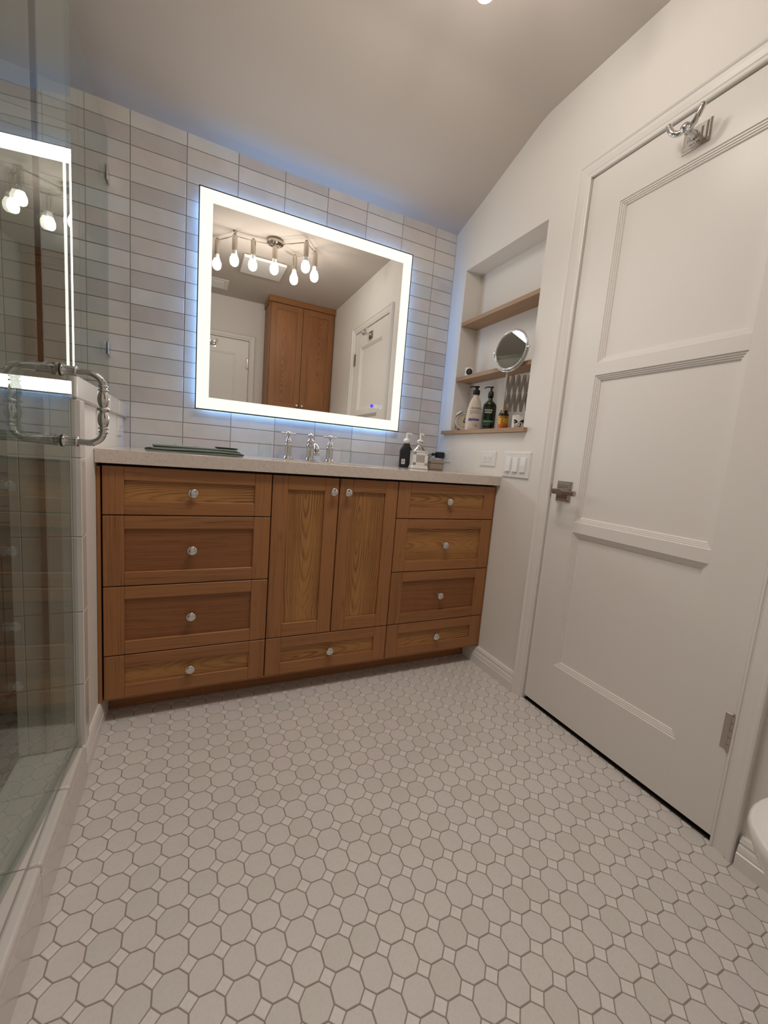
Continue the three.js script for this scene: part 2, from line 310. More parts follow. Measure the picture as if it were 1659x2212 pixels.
// ---- back wall, clad in stacked glazed tiles
const wallBack = struct('wall_back', slab(XL - 0.1, W + 0.12, -0.05, 2.40, -0.12, -0.0035), M.wallGrout, 'back wall clad in horizontally stacked handmade white tiles');
{
  const g = 0.0011, variants = Array.from({ length: 6 }, () => plate(rect(TW - 2 * g, TH - 2 * g), 0.007, 0.0016, [rr(0, 2), rr(0, 2)]));
  const tone = [[0.635, 0.60, 0.565], [0.655, 0.625, 0.59], [0.61, 0.585, 0.56], [0.645, 0.595, 0.56], [0.62, 0.60, 0.57], [0.66, 0.615, 0.565], [0.60, 0.56, 0.53], [0.655, 0.635, 0.61]];
  const mats = tone.map((c) => c.map((a, i) => { const m = [0.635, 0.602, 0.569][i]; return m + (a - m) * 1.9; })).map((c) => phys({ color: lin(c[0] * 1.15, c[1] * 1.18, c[2] * 1.22), map: texGlazeCol, roughness: 0.2, bumpMap: texGlaze, bumpScale: 0.0013, clearcoat: 0.6, clearcoatRoughness: 0.07 }));
  const rest = mats.map(() => []);
  for (let k = -5; k <= 7; k++) {
    let x0 = TX + k * TW, x1 = x0 + TW; if (x1 > W) x1 = W; if (x1 < XL) continue;
    for (let r = -1; r < 32; r++) {
      const y1 = TY - r * TH, y0 = y1 - TH, cx = (x0 + x1) / 2, cy = (y0 + y1) / 2;
      if (cy < 0.90 && x1 > KX - 0.08) continue;                                                        // behind the vanity
      if (x0 > MX0 + 0.1 && x1 < MX1 - 0.1 && y0 > MY0 + 0.1 && y1 < MY1 - 0.1) continue;               // behind the mirror's casing
      const n = Math.floor(rnd() * 8), geo = x1 - x0 > TW - 1e-6 ? variants[Math.floor(rnd() * 6)] : plate(rect(x1 - x0 - 2 * g, TH - 2 * g), 0.007, 0.0016, [rr(0, 2), rr(0, 2)]);
      const rx = rr(-0.006, 0.006), ry = rr(-0.003, 0.003);
      if (x1 > -0.65 && cy > 0.88) { const m = mesh('wall_tile', geo, mats[n], wallBack); m.position.set(cx, cy, -0.007); m.rotation.set(rx, ry, 0); }
      else { const q = geo.clone(); q.translate(cx, cy, -0.007); rest[n].push(q); }
    }
  }
  rest.forEach((q, n) => { if (q.length) mesh('wall_tile_field', q, mats[n], wallBack).userData.kind = 'stuff'; });
}
// ---- ceiling: sloped strip above the back wall, rounded into the flat part
{
  const prof = [[-0.12, 2.182], [0, 2.221]]; const kz = 0.60, s = (2.43 - 2.221) / kz, y = (z) => { const d = (z - kz) / 0.018; return 2.43 - s * 0.018 * (d < -4 ? -d : Math.log1p(Math.exp(-d))); };
  for (let i = 1; i <= 30; i++) { const z = i * 0.9 / 30; prof.push([z, y(z) + (1 - Math.min(1, z / 0.2)) * 0.002]); }
  prof.push([L + 0.1, H]);
  const xs = [XL - 0.1, 0.0, 0.6, W + 0.12], lift = [0.030, 0.014, 0, 0], out = [];
  const P = (i, j, up) => [xs[i], (up ? 2.62 : prof[j][1] + lift[i] * Math.max(0, 1 - Math.max(0, prof[j][0]) / 0.9)), prof[j][0]];
  for (let i = 0; i < 3; i++) for (let j = 0; j < prof.length - 1; j++) { out.push(...quad(P(i, j, 0), P(i + 1, j, 0), P(i + 1, j + 1, 0), P(i, j + 1, 0))); out.push(...quad(P(i, j, 1), P(i, j + 1, 1), P(i + 1, j + 1, 1), P(i + 1, j, 1))); }
  const n = prof.length - 1;
  for (let i = 0; i < 3; i++) { out.push(...quad(P(i, 0, 0), P(i, 0, 1), P(i + 1, 0, 1), P(i + 1, 0, 0))); out.push(...quad(P(i, n, 0), P(i + 1, n, 0), P(i + 1, n, 1), P(i, n, 1))); }
  for (let j = 0; j < n; j++) { out.push(...quad(P(0, j, 0), P(0, j + 1, 0), P(0, j + 1, 1), P(0, j, 1))); out.push(...quad(P(3, j, 0), P(3, j, 1), P(3, j + 1, 1), P(3, j + 1, 0))); }
  const g = tris(out); const N = g.attributes.normal, p = g.attributes.position;   // smooth the rounded bend
  for (let i = 0; i < p.count; i++) if (N.getY(i) < -0.5) { const z = Math.max(0, p.getZ(i)), e = 0.004, dy = (y(z + e) - y(z - e)) / (2 * e), l = Math.hypot(1, dy); if (z < L) N.setXYZ(i, 0, -1 / l, dy / l); }
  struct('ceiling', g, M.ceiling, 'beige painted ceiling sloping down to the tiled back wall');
}
// ---- right wall with recessed niche and doorway (local x runs along world z)
{
  const leaf = prism([[-0.1, -0.05], [DZ0 - 0.022, -0.05], [DZ0 - 0.022, DY + DH + 0.022], [DZ1 + 0.022, DY + DH + 0.022], [DZ1 + 0.022, -0.05], [L + 0.1, -0.05], [L + 0.1, 2.60], [-0.1, 2.60]], -ND, 0, [[[NZ0, NY0], [NZ0, NY1], [NZ1, NY1], [NZ1, NY0]]]);
  const back = cbox(NZ1 - NZ0 + 0.2, NY1 - NY0 + 0.2, 0.03, (NZ0 + NZ1) / 2, (NY0 + NY1) / 2, -ND - 0.015);
  const g = merge([leaf, back]); g.rotateY(-Math.PI / 2); g.translate(W, 0, 0);
  struct('wall_right', g, M.paint, 'right wall of warm white paint with a recessed shelf niche and doorway');
}
// ---- far wall behind the camera with its own doorway, and the wall pieces beside the shower
{
  const D2 = 0.737, w2 = 0.707;
  const g = prism([[-W - 0.12, -0.05], [-D2 - 0.022, -0.05], [-D2 - 0.022, DY + DH + 0.022], [-D2 + w2 + 0.022, DY + DH + 0.022], [-D2 + w2 + 0.022, -0.05], [-XL + 0.1, -0.05], [-XL + 0.1, 2.60], [-W - 0.12, 2.60]], -0.1, 0);
  g.rotateY(Math.PI); g.translate(0, 0, L); struct('wall_front', g, M.paint, 'warm white painted wall facing the vanity, seen in the mirror');
}
struct('wall_left', [slab(-0.155, KX, -0.05, 2.60, 1.56, L + 0.02)], M.paint, 'painted wall beyond the shower door, left of the camera');
struct('wall_shower_side', [slab(XL - 0.1, XL, -0.05, 2.60, -0.05, L + 0.1)], std({ color: lin(0.5, 0.47, 0.44), roughness: 0.3 }), 'pale wall at the far side of the shower');
struct('wall_shower_end', [slab(XL - 0.02, -0.12, -0.05, 2.60, 1.85, 1.95)], std({ color: lin(0.5, 0.47, 0.44), roughness: 0.3 }), 'pale wall closing the shower behind its glass door');

// ---- low wall between vanity and shower
const trimTone = [[0.60, 0.555, 0.51], [0.585, 0.55, 0.51], [0.61, 0.565, 0.525]].map((c) => phys({ color: lin(c[0] * 1.12, c[1] * 1.14, c[2] * 1.16), roughness: 0.24, clearcoat: 0.4, clearcoatRoughness: 0.08 }));
{
  const k = struct('wall_shower', [slab(-0.143, KX, -0.05, 1.088, -0.01, KZ - 0.012)], M.paint, 'low painted wall with tiled cap and end between vanity and shower');
  const rowsY = [0.126, 0.305, 0.507, 0.707, 0.907, 1.05];
  for (let i = 0; i < rowsY.length - 1; i++) {
    const y0 = rowsY[i] + 0.0006, y1 = rowsY[i + 1] - 0.0006, m = trimTone[i % 3];
    mesh('end_tile', slab(-0.134, -0.033, y0, y1, KZ - 0.012, KZ, 0.001), m, k);
    mesh('bullnose_tile', cbox(0.020, y1 - y0, 0.030, -0.145, (y0 + y1) / 2, KZ - 0.0148, 0.0013), trimTone[(i + 1) % 3], k);
    mesh('bullnose_tile', cbox(0.020, y1 - y0, 0.042, -0.022, (y0 + y1) / 2, KZ - 0.0208, 0.0016), trimTone[(i + 2) % 3], k);
  }
  mesh('grout_bed', slab(-0.15, -0.02, 0.125, 1.06, KZ - 0.03, KZ - 0.0015), M.wallGrout, k);
  const zs = [0.002, 0.20, 0.272 + 0.13, 0.60, KZ + 0.004];
  for (let i = 0; i < zs.length - 1; i++) {                                            // cap: face pieces on each side and a top piece
    const z0 = zs[i] + 0.0006, z1 = zs[i + 1] - 0.0006, m = trimTone[i % 3];
    mesh('cap_tile', rbox(0.137, 0.056, z1 - z0, 0.005, -0.0865, 1.0795, (z0 + z1) / 2), m, k);
  }
  mesh('strike_channel', slab(-0.0955, -0.0815, 0.128, 1.05, KZ, KZ + 0.008, 0.001), M.satin, k);
}
// ---- shower curb
{
  const c = struct('shower_curb', [slab(-0.148, -0.020, -0.02, 0.121, KZ - 0.004, 1.56)], M.wallGrout, 'tiled kerb under the glass shower door');
  const z = [KZ + 0.001, 0.985, 1.185, 1.385, 1.56];
  for (let i = 0; i < 4; i++) {
    const z0 = z[i] + 0.0008, z1 = z[i + 1] - 0.0008, zc = (z0 + z1) / 2, d = z1 - z0;
    mesh('bullnose_tile', rbox(0.024, 0.026, d, 0.007, -0.0275, 0.1125, zc), trimTone[i % 3], c);
    mesh('top_tile', slab(-0.150, -0.0405, 0.115, 0.125, z0, z1, 0.001), trimTone[(i + 1) % 3], c);
    mesh('face_tile', slab(-0.022, -0.016, 0.0, 0.0985, z0 + (i ? 0 : -0.03), z1, 0.001), trimTone[(i + 2) % 3], c);
    mesh('inner_tile', slab(-0.154, -0.149, 0.02, 0.124, z0, z1, 0.001), trimTone[i % 3], c);
  }
}
// ---- baseboards
const baseProf = [[0, 0], [0, 0.024], [0.040, 0.024], [0.042, 0.021], [0.048, 0.021], [0.058, 0.0185], [0.064, 0.014], [0.067, 0.0135], [0.067, 0.0155], [0.072, 0.0155], [0.073, 0.0135], [0.076, 0.0135], [0.0765, 0.0115], [0.080, 0.0105], [0.082, 0.007], [0.082, 0]];
function baseboard(name, len, pos, turn, label, k = 1) { const g = sweep([[0, 0], [len, 0]], baseProf.map(([a, b]) => [a, b * k]), false, -1); g.rotateY(turn); g.translate(...pos); return struct(name, g, M.gloss, label); }
baseboard('baseboard_right', 0.832 - 0.47, [W, 0, 0.47], -Math.PI / 2, 'stepped white baseboard between vanity and door casing');
baseboard('baseboard_right', L - 1.655, [W, 0, 1.655], -Math.PI / 2, 'stepped white baseboard right of the door beside the toilet');
baseboard('baseboard_left', 0.795 - 0.47, [KX, 0, 0.795], Math.PI / 2, 'white baseboard at the foot of the low shower wall', 0.6);
baseboard('baseboard_front', W - 0.79, [W, 0, L], Math.PI, 'white baseboard behind the toilet');

// ---- doors and casings
const casingProf = [[0, 0], [0, 0.010], [0.003, 0.012], [0.006, 0.012], [0.008, 0.0095], [0.013, 0.0095], [0.016, 0.012], [0.030, 0.0155], [0.040, 0.0165], [0.043, 0.020], [0.047, 0.022], [0.052, 0.0215], [0.055, 0.018], [0.055, 0]];
function casing(name, w, pos, turn, label) {
  const g = sweep([[-0.004, -DY], [-0.004, DH + 0.004], [w + 0.004, DH + 0.004], [w + 0.004, -DY]], casingProf, false, -1);
  const jamb = [slab(-0.022, -0.0035, -DY, DH + 0.022, -0.098, -0.001), slab(w + 0.0035, w + 0.022, -DY, DH + 0.022, -0.098, -0.001), slab(-0.022, w + 0.022, DH + 0.0035, DH + 0.022, -0.098, -0.001)];
  const stop = [slab(-0.0035, 0.008, -DY, DH, -0.06, -0.038), slab(w - 0.008, w + 0.0035, -DY, DH, -0.06, -0.038), slab(0, w, DH - 0.008, DH + 0.0035, -0.06, -0.038)];
  const q = merge([g, ...jamb, ...stop]); q.rotateY(turn); q.translate(...pos); return struct(name, q, M.gloss, label);
}
function makeDoor(name, w, pos, turn, hingeRight, label) {
  const d = structGroup(name, label, pos, turn), t = 0.035, sw = 0.125, R = [0, 0.198, 0.732, 0.772, 1.306, 1.349, 1.883, DH];
  mesh('stile', slab(0, sw, 0, DH, -t, 0, 0.0003), M.gloss, d); mesh('stile', slab(w - sw, w, 0, DH, -t, 0, 0.0003), M.gloss, d);
  for (const k of [0, 2, 4, 6]) mesh('rail', slab(sw, w - sw, R[k], R[k + 1], -t, 0, 0.0003), M.gloss, d);
  for (const k of [1, 3, 5]) {
    const p = mesh('panel', slab(sw - 0.003, w - sw + 0.003, R[k] - 0.003, R[k + 1] + 0.003, -t + 0.006, -0.0145, 0.0004), M.gloss, d);
    const prof = [[0, -0.0008], [0.0012, -0.0036], [0.006, -0.0036], [0.0066, -0.0066], [0.0115, -0.0066], [0.0121, -0.0096], [0.0165, -0.0096], [0.0185, -0.0145]];
    mesh('panel_moulding', sweep([[sw, R[k]], [w - sw, R[k]], [w - sw, R[k + 1]], [sw, R[k + 1]]], prof, true, -1), M.gloss, p);
  }
  const hx = hingeRight ? w + 0.0015 : -0.0015, s = hingeRight ? 1 : -1;
  for (const y of [0.305, 1.03, 1.80]) {
    const g = []; for (let i = 0; i < 5; i++) g.push(rod([hx, y - 0.05 + i * 0.0204, 0.006], [hx, y - 0.05 + i * 0.0204 + 0.0195, 0.006], 0.0065));
    g.push(slab(hx - s * 0.022, hx - s * 0.002, y - 0.05, y + 0.05, -0.001, 0.0016), rod([hx, y + 0.05, 0.006], [hx, y + 0.054, 0.006], 0.0045), rod([hx, y - 0.054, 0.006], [hx, y - 0.05, 0.006], 0.0045));
    mesh('hinge', g, M.pewter, d);
  }
  const lx = hingeRight ? 0.061 : w - 0.061, ly = 0.880;
  const ros = mesh('lever_rosette', [plate(rect(0.068, 0.078), 0.006, 0.003), plate(rect(0.058, 0.066), 0.010, 0.0035)].map((g) => move(g, lx, ly, 0.0)), M.pewter, d);
  mesh('lever', [rod([lx, ly, 0.008], [lx, ly, 0.046], 0.0105, 20), cbox(0.024, 0.020, 0.018, lx, ly, 0.047, 0.003), cbox(0.098, 0.017, 0.011, lx + s * 0.040, ly - 0.002, 0.050, 0.003), cbox(0.014, 0.019, 0.014, lx + s * 0.084, ly - 0.002, 0.048, 0.003),
    ...[0, 1, 2].map((i) => cbox(0.004, 0.021, 0.015, lx + s * (0.010 + i * 0.009), ly - 0.001, 0.049, 0.001))], M.pewter, ros);
  mesh('latch_plate', slab(hingeRight ? -0.0042 : w + 0.0004, hingeRight ? -0.0004 : w + 0.0042, ly - 0.024, ly + 0.024, -0.030, 0.0022), M.pewter, d);
  return d;
}
makeDoor('door_1', DZ1 - DZ0, [W, DY, DZ0], -Math.PI / 2, true, 'white three-panel door with stepped moulding and square lever on the right wall');
casing('trim_1', DZ1 - DZ0, [W, DY, DZ0], -Math.PI / 2, 'moulded white casing around the door on the right wall');
makeDoor('door_2', 0.707, [0.737, DY, L], Math.PI, false, 'white panelled door beside the wall cabinet, seen in the mirror');
casing('trim_2', 0.707, [0.737, DY, L], Math.PI, 'moulded white casing around the door seen in the mirror');

// ================================================================== VANITY
{
  const v = thing('vanity', 'wide oak vanity with shaker drawers, two middle doors and round chrome knobs', 'vanity', [0, 0, 0]);
  const ZF = 0.566, T = 0.020;
  mesh('carcass', [slab(-0.019, W - 0.013, 0.093, CB - 0.004, ZF - T - 0.012, ZF - T - 0.001), slab(-0.019, W - 0.013, 0.093, CB - 0.004, 0.004, 0.012), slab(-0.019, -0.004, 0.093, CB - 0.004, 0.012, ZF - T - 0.012), slab(W - 0.028, W - 0.013, 0.093, CB - 0.004, 0.012, ZF - T - 0.012), slab(-0.004, W - 0.028, 0.093, 0.108, 0.012, ZF - T - 0.012)], M.dark, v);  // near-black colour paints the shade in the gaps between the fronts
  mesh('side_filler', grain(slab(KX + 0.001, -0.0205, 0.080, CB - 0.011, 0.02, ZF - 0.003), 1), M.straight, v);
  mesh('side_filler', grain(slab(1.5345, W - 0.001, 0.082, CB - 0.011, 0.02, ZF - 0.003), 1), M.straight, v);
  mesh('toe_kick', grain(slab(KX + 0.015, W - 0.028, 0.0015, 0.093, 0.452, 0.470), 0), M.straight, v);
  mesh('base_panel', grain(slab(-0.018, W - 0.014, 0.0885, 0.0925, 0.02, ZF - 0.001), 0), M.straight, v);
  const knob = knobGeo();
  const put = (p, x, y, z = ZF - 0.008) => { const k = mesh('knob', knob, M.chrome, p); k.position.set(x, y, z); };
  const cols = [[-0.0150, 0.5010], [1.0215, 1.5310]], ys = [[0.7225, 0.8765], [0.4865, 0.7190], [0.2480, 0.4830], [0.0930, 0.2445]];
  for (const [x0, x1] of cols) for (const [y0, y1] of ys) {
    const plain = (x0 < 0 && y0 > 0.2 && y0 < 0.6) || (x0 > 1 && y0 > 0.2 && y0 < 0.3);
    const p = woodFrameParts(v, x0, x1, y0, y1, ZF, T, 0.058, 0.043, 0.046, plain ? M.plain : M.archH, true, 'drawer'); put(p, (x0 + x1) / 2, (y0 + y1) / 2);
  }
  const pb = woodFrameParts(v, 0.5045, 1.0180, 0.0930, 0.2445, ZF, T, 0.058, 0.043, 0.046, M.archH, true, 'drawer'); put(pb, 0.761, 0.1675);
  for (const [x0, x1, kx] of [[0.5045, 0.7585, 0.7335], [0.7625, 1.0180, 0.7925]]) { const p = woodFrameParts(v, x0, x1, 0.2480, 0.8765, ZF, T, 0.056, 0.052, 0.054, M.archH, false, 'door'); put(p, kx, 0.824, ZF); }
}
// ---- worktop with undermount basin
{
  const hole = []; for (let i = 0; i < 40; i++) { const a = i / 40 * Math.PI * 2, c = Math.cos(a), s = Math.sin(a); hole.push([0.757 + 0.225 * Math.sign(c) * Math.abs(c) ** 0.6, -(0.335 + 0.15 * Math.sign(s) * Math.abs(s) ** 0.6)]); }
  const x0 = KX + 0.0015, x1 = W - 0.001, e = 0.0015;
  const s = new THREE.Shape([[x0 + e, -CF + e], [x1 - e, -CF + e], [x1 - e, -0.001 - e], [x0 + e, -0.001 - e]].map((p) => new THREE.Vector2(...p))); s.holes.push(new THREE.Path(hole.map((p) => new THREE.Vector2(...p))));
  const g = new THREE.ExtrudeGeometry(s, { depth: CT - CB - 2 * e, bevelEnabled: true, bevelSize: e, bevelThickness: e, bevelSegments: 2, curveSegments: 8 });
  g.rotateX(-Math.PI / 2); g.translate(0, CB + e, 0);
  const c = clean(g), p = c.attributes.position, n = c.attributes.normal, uv = c.attributes.uv;
  for (let i = 0; i < p.count; i++) { if (Math.abs(n.getY(i)) > 0.6) uv.setXY(i, p.getX(i), p.getZ(i)); else if (Math.abs(n.getZ(i)) > 0.6) uv.setXY(i, p.getX(i), p.getY(i)); else uv.setXY(i, p.getZ(i), p.getY(i)); }
  tag(mesh('countertop', c, M.quartz), 'thick speckled beige quartz countertop on the oak vanity', 'countertop');
  const b = []; for (const [y, k] of [[0, 1.02], [-0.05, 0.99], [-0.10, 0.94], [-0.125, 0.85], [-0.135, 0.7], [-0.138, 0.1]]) b.push([CB - 0.0005 + y, 0.235 * k, 0.16 * k, 0.757, 0.335]);
  const bowl = loft(b.reverse(), 48, 0, Math.PI * 2, 3.2, false);
  M.basin = M.porcelain.clone(); M.basin.side = THREE.DoubleSide;
  const sink = thing('sink', 'white undermount basin below the faucet', 'sink', [0, 0, 0]); mesh('bowl', bowl, M.basin, sink);
  mesh('drain', move(lathe([[0, 0.002], [0.02, 0.002], [0.022, 0], [0, 0]], 24), 0.757, CB - 0.1375, 0.335), M.chrome, sink);
}
// ---- lit mirror
const ZM = 0.036;
{
  const m = thing('led_mirror', 'large rectangular mirror with glowing white border and blue backlight on tiled wall', 'mirror', [0, 0, 0]);
  const b = 0.0555, f = 0.0045, ix0 = MX0 + b, ix1 = MX1 - b + 0.003, iy0 = MY0 + b, iy1 = MY1 - b;
  mesh('casing', slab(MX0 + 0.035, MX1 - 0.035, MY0 + 0.035, MY1 - 0.035, 0.0005, 0.024), M.black, m);
  mesh('mirror_glass', slab(ix0, ix1, iy0, iy1, 0.024, ZM, 0.0001), M.mirror, m);
  const rim = [slab(MX0, MX1, MY0, MY0 + f, 0.022, ZM + 0.001), slab(MX0, MX1, MY1 - f, MY1, 0.022, ZM + 0.001), slab(MX0, MX0 + f, MY0 + f, MY1 - f, 0.022, ZM + 0.001), slab(MX1 - f, MX1, MY0 + f, MY1 - f, 0.022, ZM + 0.001)];
  mesh('black_rim', rim, M.black, m);
  const glow = std({ color: lin(0.3, 0.3, 0.28), roughness: 0.4, emissive: lin(1.06, 1.05, 0.90), emissiveIntensity: 1.0 });
  const strips = [[MX0 + f, MX1 - f, iy1, MY1 - f], [MX0 + f, MX1 - f, MY0 + f, iy0], [MX0 + f, ix0, iy0, iy1], [ix1, MX1 - f, iy0, iy1]];
  mesh('light_border', strips.map(([x0, x1, y0, y1]) => slab(x0, x1, y0, y1, 0.023, ZM, 0.0001)), glow, m);
  for (const [x0, x1, y0, y1] of strips) {
    const l = new THREE.RectAreaLight(lin(...FRONT_COLOR), FRONT_LED, x1 - x0, y1 - y0); l.position.set((x0 + x1) / 2, (y0 + y1) / 2, ZM + 0.002); l.lookAt((x0 + x1) / 2, (y0 + y1) / 2, 2); m.add(l); l.name = 'border_light';
  }
  const back = std({ color: lin(0.3, 0.3, 0.3), emissive: lin(...BACK_COLOR), emissiveIntensity: 1.2 });
  const c0 = MX0 + 0.0345, c1 = MX1 - 0.0345, d0 = MY0 + 0.0345, d1 = MY1 - 0.0345;
  mesh('back_led_strip', [slab(c0, c1, d1, d1 + 0.002, 0.006, 0.018), slab(c0, c1, d0 - 0.002, d0, 0.006, 0.018), slab(c0 - 0.002, c0, d0, d1, 0.006, 0.018), slab(c1, c1 + 0.002, d0, d1, 0.006, 0.018)], back, m);
  const cx = (MX0 + MX1) / 2, cy = (MY0 + MY1) / 2;
  for (const [x, y, w, h, tx, ty] of [[cx, d1 + 0.003, c1 - c0, 0.012, cx, 9], [cx, d0 - 0.003, c1 - c0, 0.012, cx, -9], [c0 - 0.003, cy, 0.012, d1 - d0, -9, cy], [c1 + 0.003, cy, 0.012, d1 - d0, 9, cy]]) {
    const l = new THREE.RectAreaLight(lin(...BACK_COLOR), BACK_LED, w, h); l.position.set(x, y, 0.012);
    if (ty === cy) { l.rotation.y = tx > 0 ? Math.PI * 1.5 : Math.PI / 2; } else l.rotation.x = ty > 0 ? Math.PI / 2 : -Math.PI / 2;
    l.name = 'back_light'; m.add(l);
  }
  const ring = (x, y) => { const g = new THREE.RingGeometry(0.0062, 0.0085, 28); g.translate(x, y, ZM + 0.0006); return g; };
  const disc = (x, y, r) => { const g = new THREE.CircleGeometry(r, 28); g.translate(x, y, ZM + 0.0005); return g; };
  const by = [1.2375, 1.2375, 1.2375], bx = [1.0905, 1.1165, 1.1405];
  const blue = std({ color: lin(0.05, 0.03, 0.6), emissive: lin(0.09, 0.04, 1.0), emissiveIntensity: 1.1 }), pale = std({ color: lin(0.5, 0.55, 0.9), emissive: lin(0.45, 0.62, 1.0), emissiveIntensity: 0.9 });
  mesh('touch_button', [disc(bx[0], by[0], 0.0085)], blue, m);
  mesh('touch_button', [ring(bx[1], by[1])], pale, m); mesh('touch_button', [ring(bx[2], by[2])], pale, m);
}

// ================================================================== CEILING FIXTURES (seen in the mirror)
{
  const l = thing('ceiling_light', 'brushed nickel ceiling light with seven bare bulbs on branching arms, seen in the mirror', 'ceiling light', [0.738, H, 1.180]);
  const Y = (y) => y - H, nodes = [[0.368, 1.325], [0.473, 1.185], [0.595, 1.180], [0.738, 1.15], [0.898, 1.237], [0.922, 0.982], [1.015, 1.095]].map(([x, z]) => [x - 0.738, z - 1.15]);
  mesh('canopy', lathe([[0, 0.001], [0.058, 0.001], [0.058, -0.024], [0.055, -0.028], [0, -0.030]].reverse(), 40), M.nickel, l);
  const ay = Y(2.398), P = (i) => [nodes[i][0], ay, nodes[i][1]];
  for (const [a, b] of [[0, 1], [1, 2], [2, 3], [3, 4], [3, 5], [5, 6], [6, 4]]) mesh('arm', rod(P(a), P(b), 0.0033, 10), M.nickel, l);
  mesh('hanger', [rod([nodes[1][0], ay, nodes[1][1]], [nodes[1][0], -0.002, nodes[1][1]], 0.004), move(lathe([[0, -0.001], [0.013, -0.001], [0.013, -0.006], [0.006, -0.011], [0, -0.012]].reverse(), 20), nodes[1][0], 0, nodes[1][1])], M.nickel, l);
  const sock = lathe([[0, 0.012], [0.010, 0.012], [0.012, 0.004], [0.0165, 0], [0.0175, -0.004], [0.0175, -0.092], [0.0165, -0.096], [0, -0.096]].reverse(), 24);
  const bulb = lathe([[0, 0], [0.013, 0], [0.0145, -0.010], [0.019, -0.028], [0.0265, -0.047], [0.0300, -0.063], [0.0290, -0.078], [0.0235, -0.091], [0.0135, -0.099], [0, -0.1015]].reverse(), 28);
  const collar = lathe([[0.0150, -0.0955], [0.0153, -0.1055], [0.0198, -0.1235], [0.0203, -0.1240], [0.0196, -0.1240]].reverse(), 24);  // opaque sleeve added to keep bulb light off the ceiling
  const hot = std({ color: lin(0.9, 0.9, 0.88), roughness: 0.3, emissive: lin(1.0, 0.90, 0.76), emissiveIntensity: 7 });
  nodes.forEach(([x, z]) => {
    const s = mesh('socket', sock, M.nickel, l); s.position.set(x, ay, z);
    mesh('added_bulb_collar', collar, M.white, s); const b = mesh('bulb', bulb, hot, s); b.position.set(0, -0.0955, 0); b.castShadow = false;
    const p = new THREE.PointLight(lin(...BULB_COLOR), BULB_CD, 0, 2); p.position.set(x, ay - 0.0955 - 0.058, z); p.castShadow = true; p.shadow.radius = 1.45; p.name = 'bulb_and_added_spot'; l.add(p);
    const q = new THREE.SpotLight(lin(...BULB_COLOR), ADDED_DOWN, 0, 1.08, 1, 2); q.position.set(x, ay - 0.0955 - 0.060, z); q.target.position.set(x, ay - 2, z); q.castShadow = true; q.shadow.radius = 1.45; q.name = 'bulb_and_added_spot'; l.add(q, q.target); q.target.name = 'aim';  // extra downward spot added in each bulb to brighten floor and lower door
  });
}
{
  const f = thing('exhaust_fan', 'white square exhaust fan cover on the ceiling behind the light, seen in the mirror', 'vent fan', [0.725, H, 1.65]);
  mesh('cover', rbox(0.325, 0.022, 0.325, 0.009, 0, -0.022, 0), M.plastic, f); mesh('housing', slab(-0.135, 0.135, -0.012, 0, -0.135, 0.135), M.plastic, f);
  const r = thing('air_register', 'white louvred air register on the ceiling, seen at the mirror edge', 'air vent', [0.36, H, 2.27]);
  mesh('frame', [slab(-0.145, 0.145, -0.006, 0, -0.118, -0.085), slab(-0.145, 0.145, -0.006, 0, 0.085, 0.118), slab(-0.145, -0.105, -0.006, 0, -0.085, 0.085), slab(0.105, 0.145, -0.006, 0, -0.085, 0.085)], M.plastic, r);
  mesh('backing', slab(-0.105, 0.105, -0.0015, 0, -0.085, 0.085), M.slot, r);
  for (let i = 0; i < 8; i++) { const g = cbox(0.21, 0.0015, 0.017, 0, 0, 0, 0.0003); g.rotateX(0.6); g.translate(0, -0.007, -0.074 + i * 0.0212); mesh('louvre', g, M.plastic, r); }
}
// ---- wall cabinet above the toilet
{
  const c = thing('wall_cabinet', 'tall two-door oak wall cabinet with crown, seen in the mirror', 'cabinet', [0, 0, 0]);
  const Z = 2.252, x0 = 0.885, x1 = W - 0.002, y0 = 1.385;
  mesh('body', grain(slab(x0, x1, y0, 2.385, Z + 0.021, L - 0.001), 1), M.straight, c);
  mesh('crown', grain(slab(x0 - 0.010, x1, 2.378, H - 0.002, Z - 0.010, L - 0.001), 0), M.straight, c);
  const turned = (g) => { g.rotateY(Math.PI); return g; };
  const knob = knobGeo(0.014, 0.025);
  for (const [a, b, kx] of [[x0 + 0.012, 1.207, 1.183], [1.211, x1 - 0.014, 1.236]]) {
    const pg = turned(slab(-b + 0.052, -a - 0.052, y0 + 0.052, 2.372 - 0.052, -Z - 0.018, -Z - 0.008, 0.0005)); centreGrain(pg, false, a, b, 0, 0);
    const panel = mesh('door', pg, M.cabArch, c);
    for (const [p, q] of [[a, a + 0.056], [b - 0.056, b]]) mesh('stile', grain(slab(p, q, y0 + 0.003, 2.374, Z, Z + 0.020, 0.0014), 1), M.straight, panel);
    for (const [p, q] of [[y0 + 0.003, y0 + 0.058], [2.320, 2.374]]) mesh('rail', grain(slab(a + 0.056, b - 0.056, p, q, Z, Z + 0.020, 0.0014), 0), M.straight, panel);
    const k = mesh('knob', knob, M.chrome, panel); k.rotation.y = Math.PI; k.position.set(kx, 1.428, Z);
  }
}
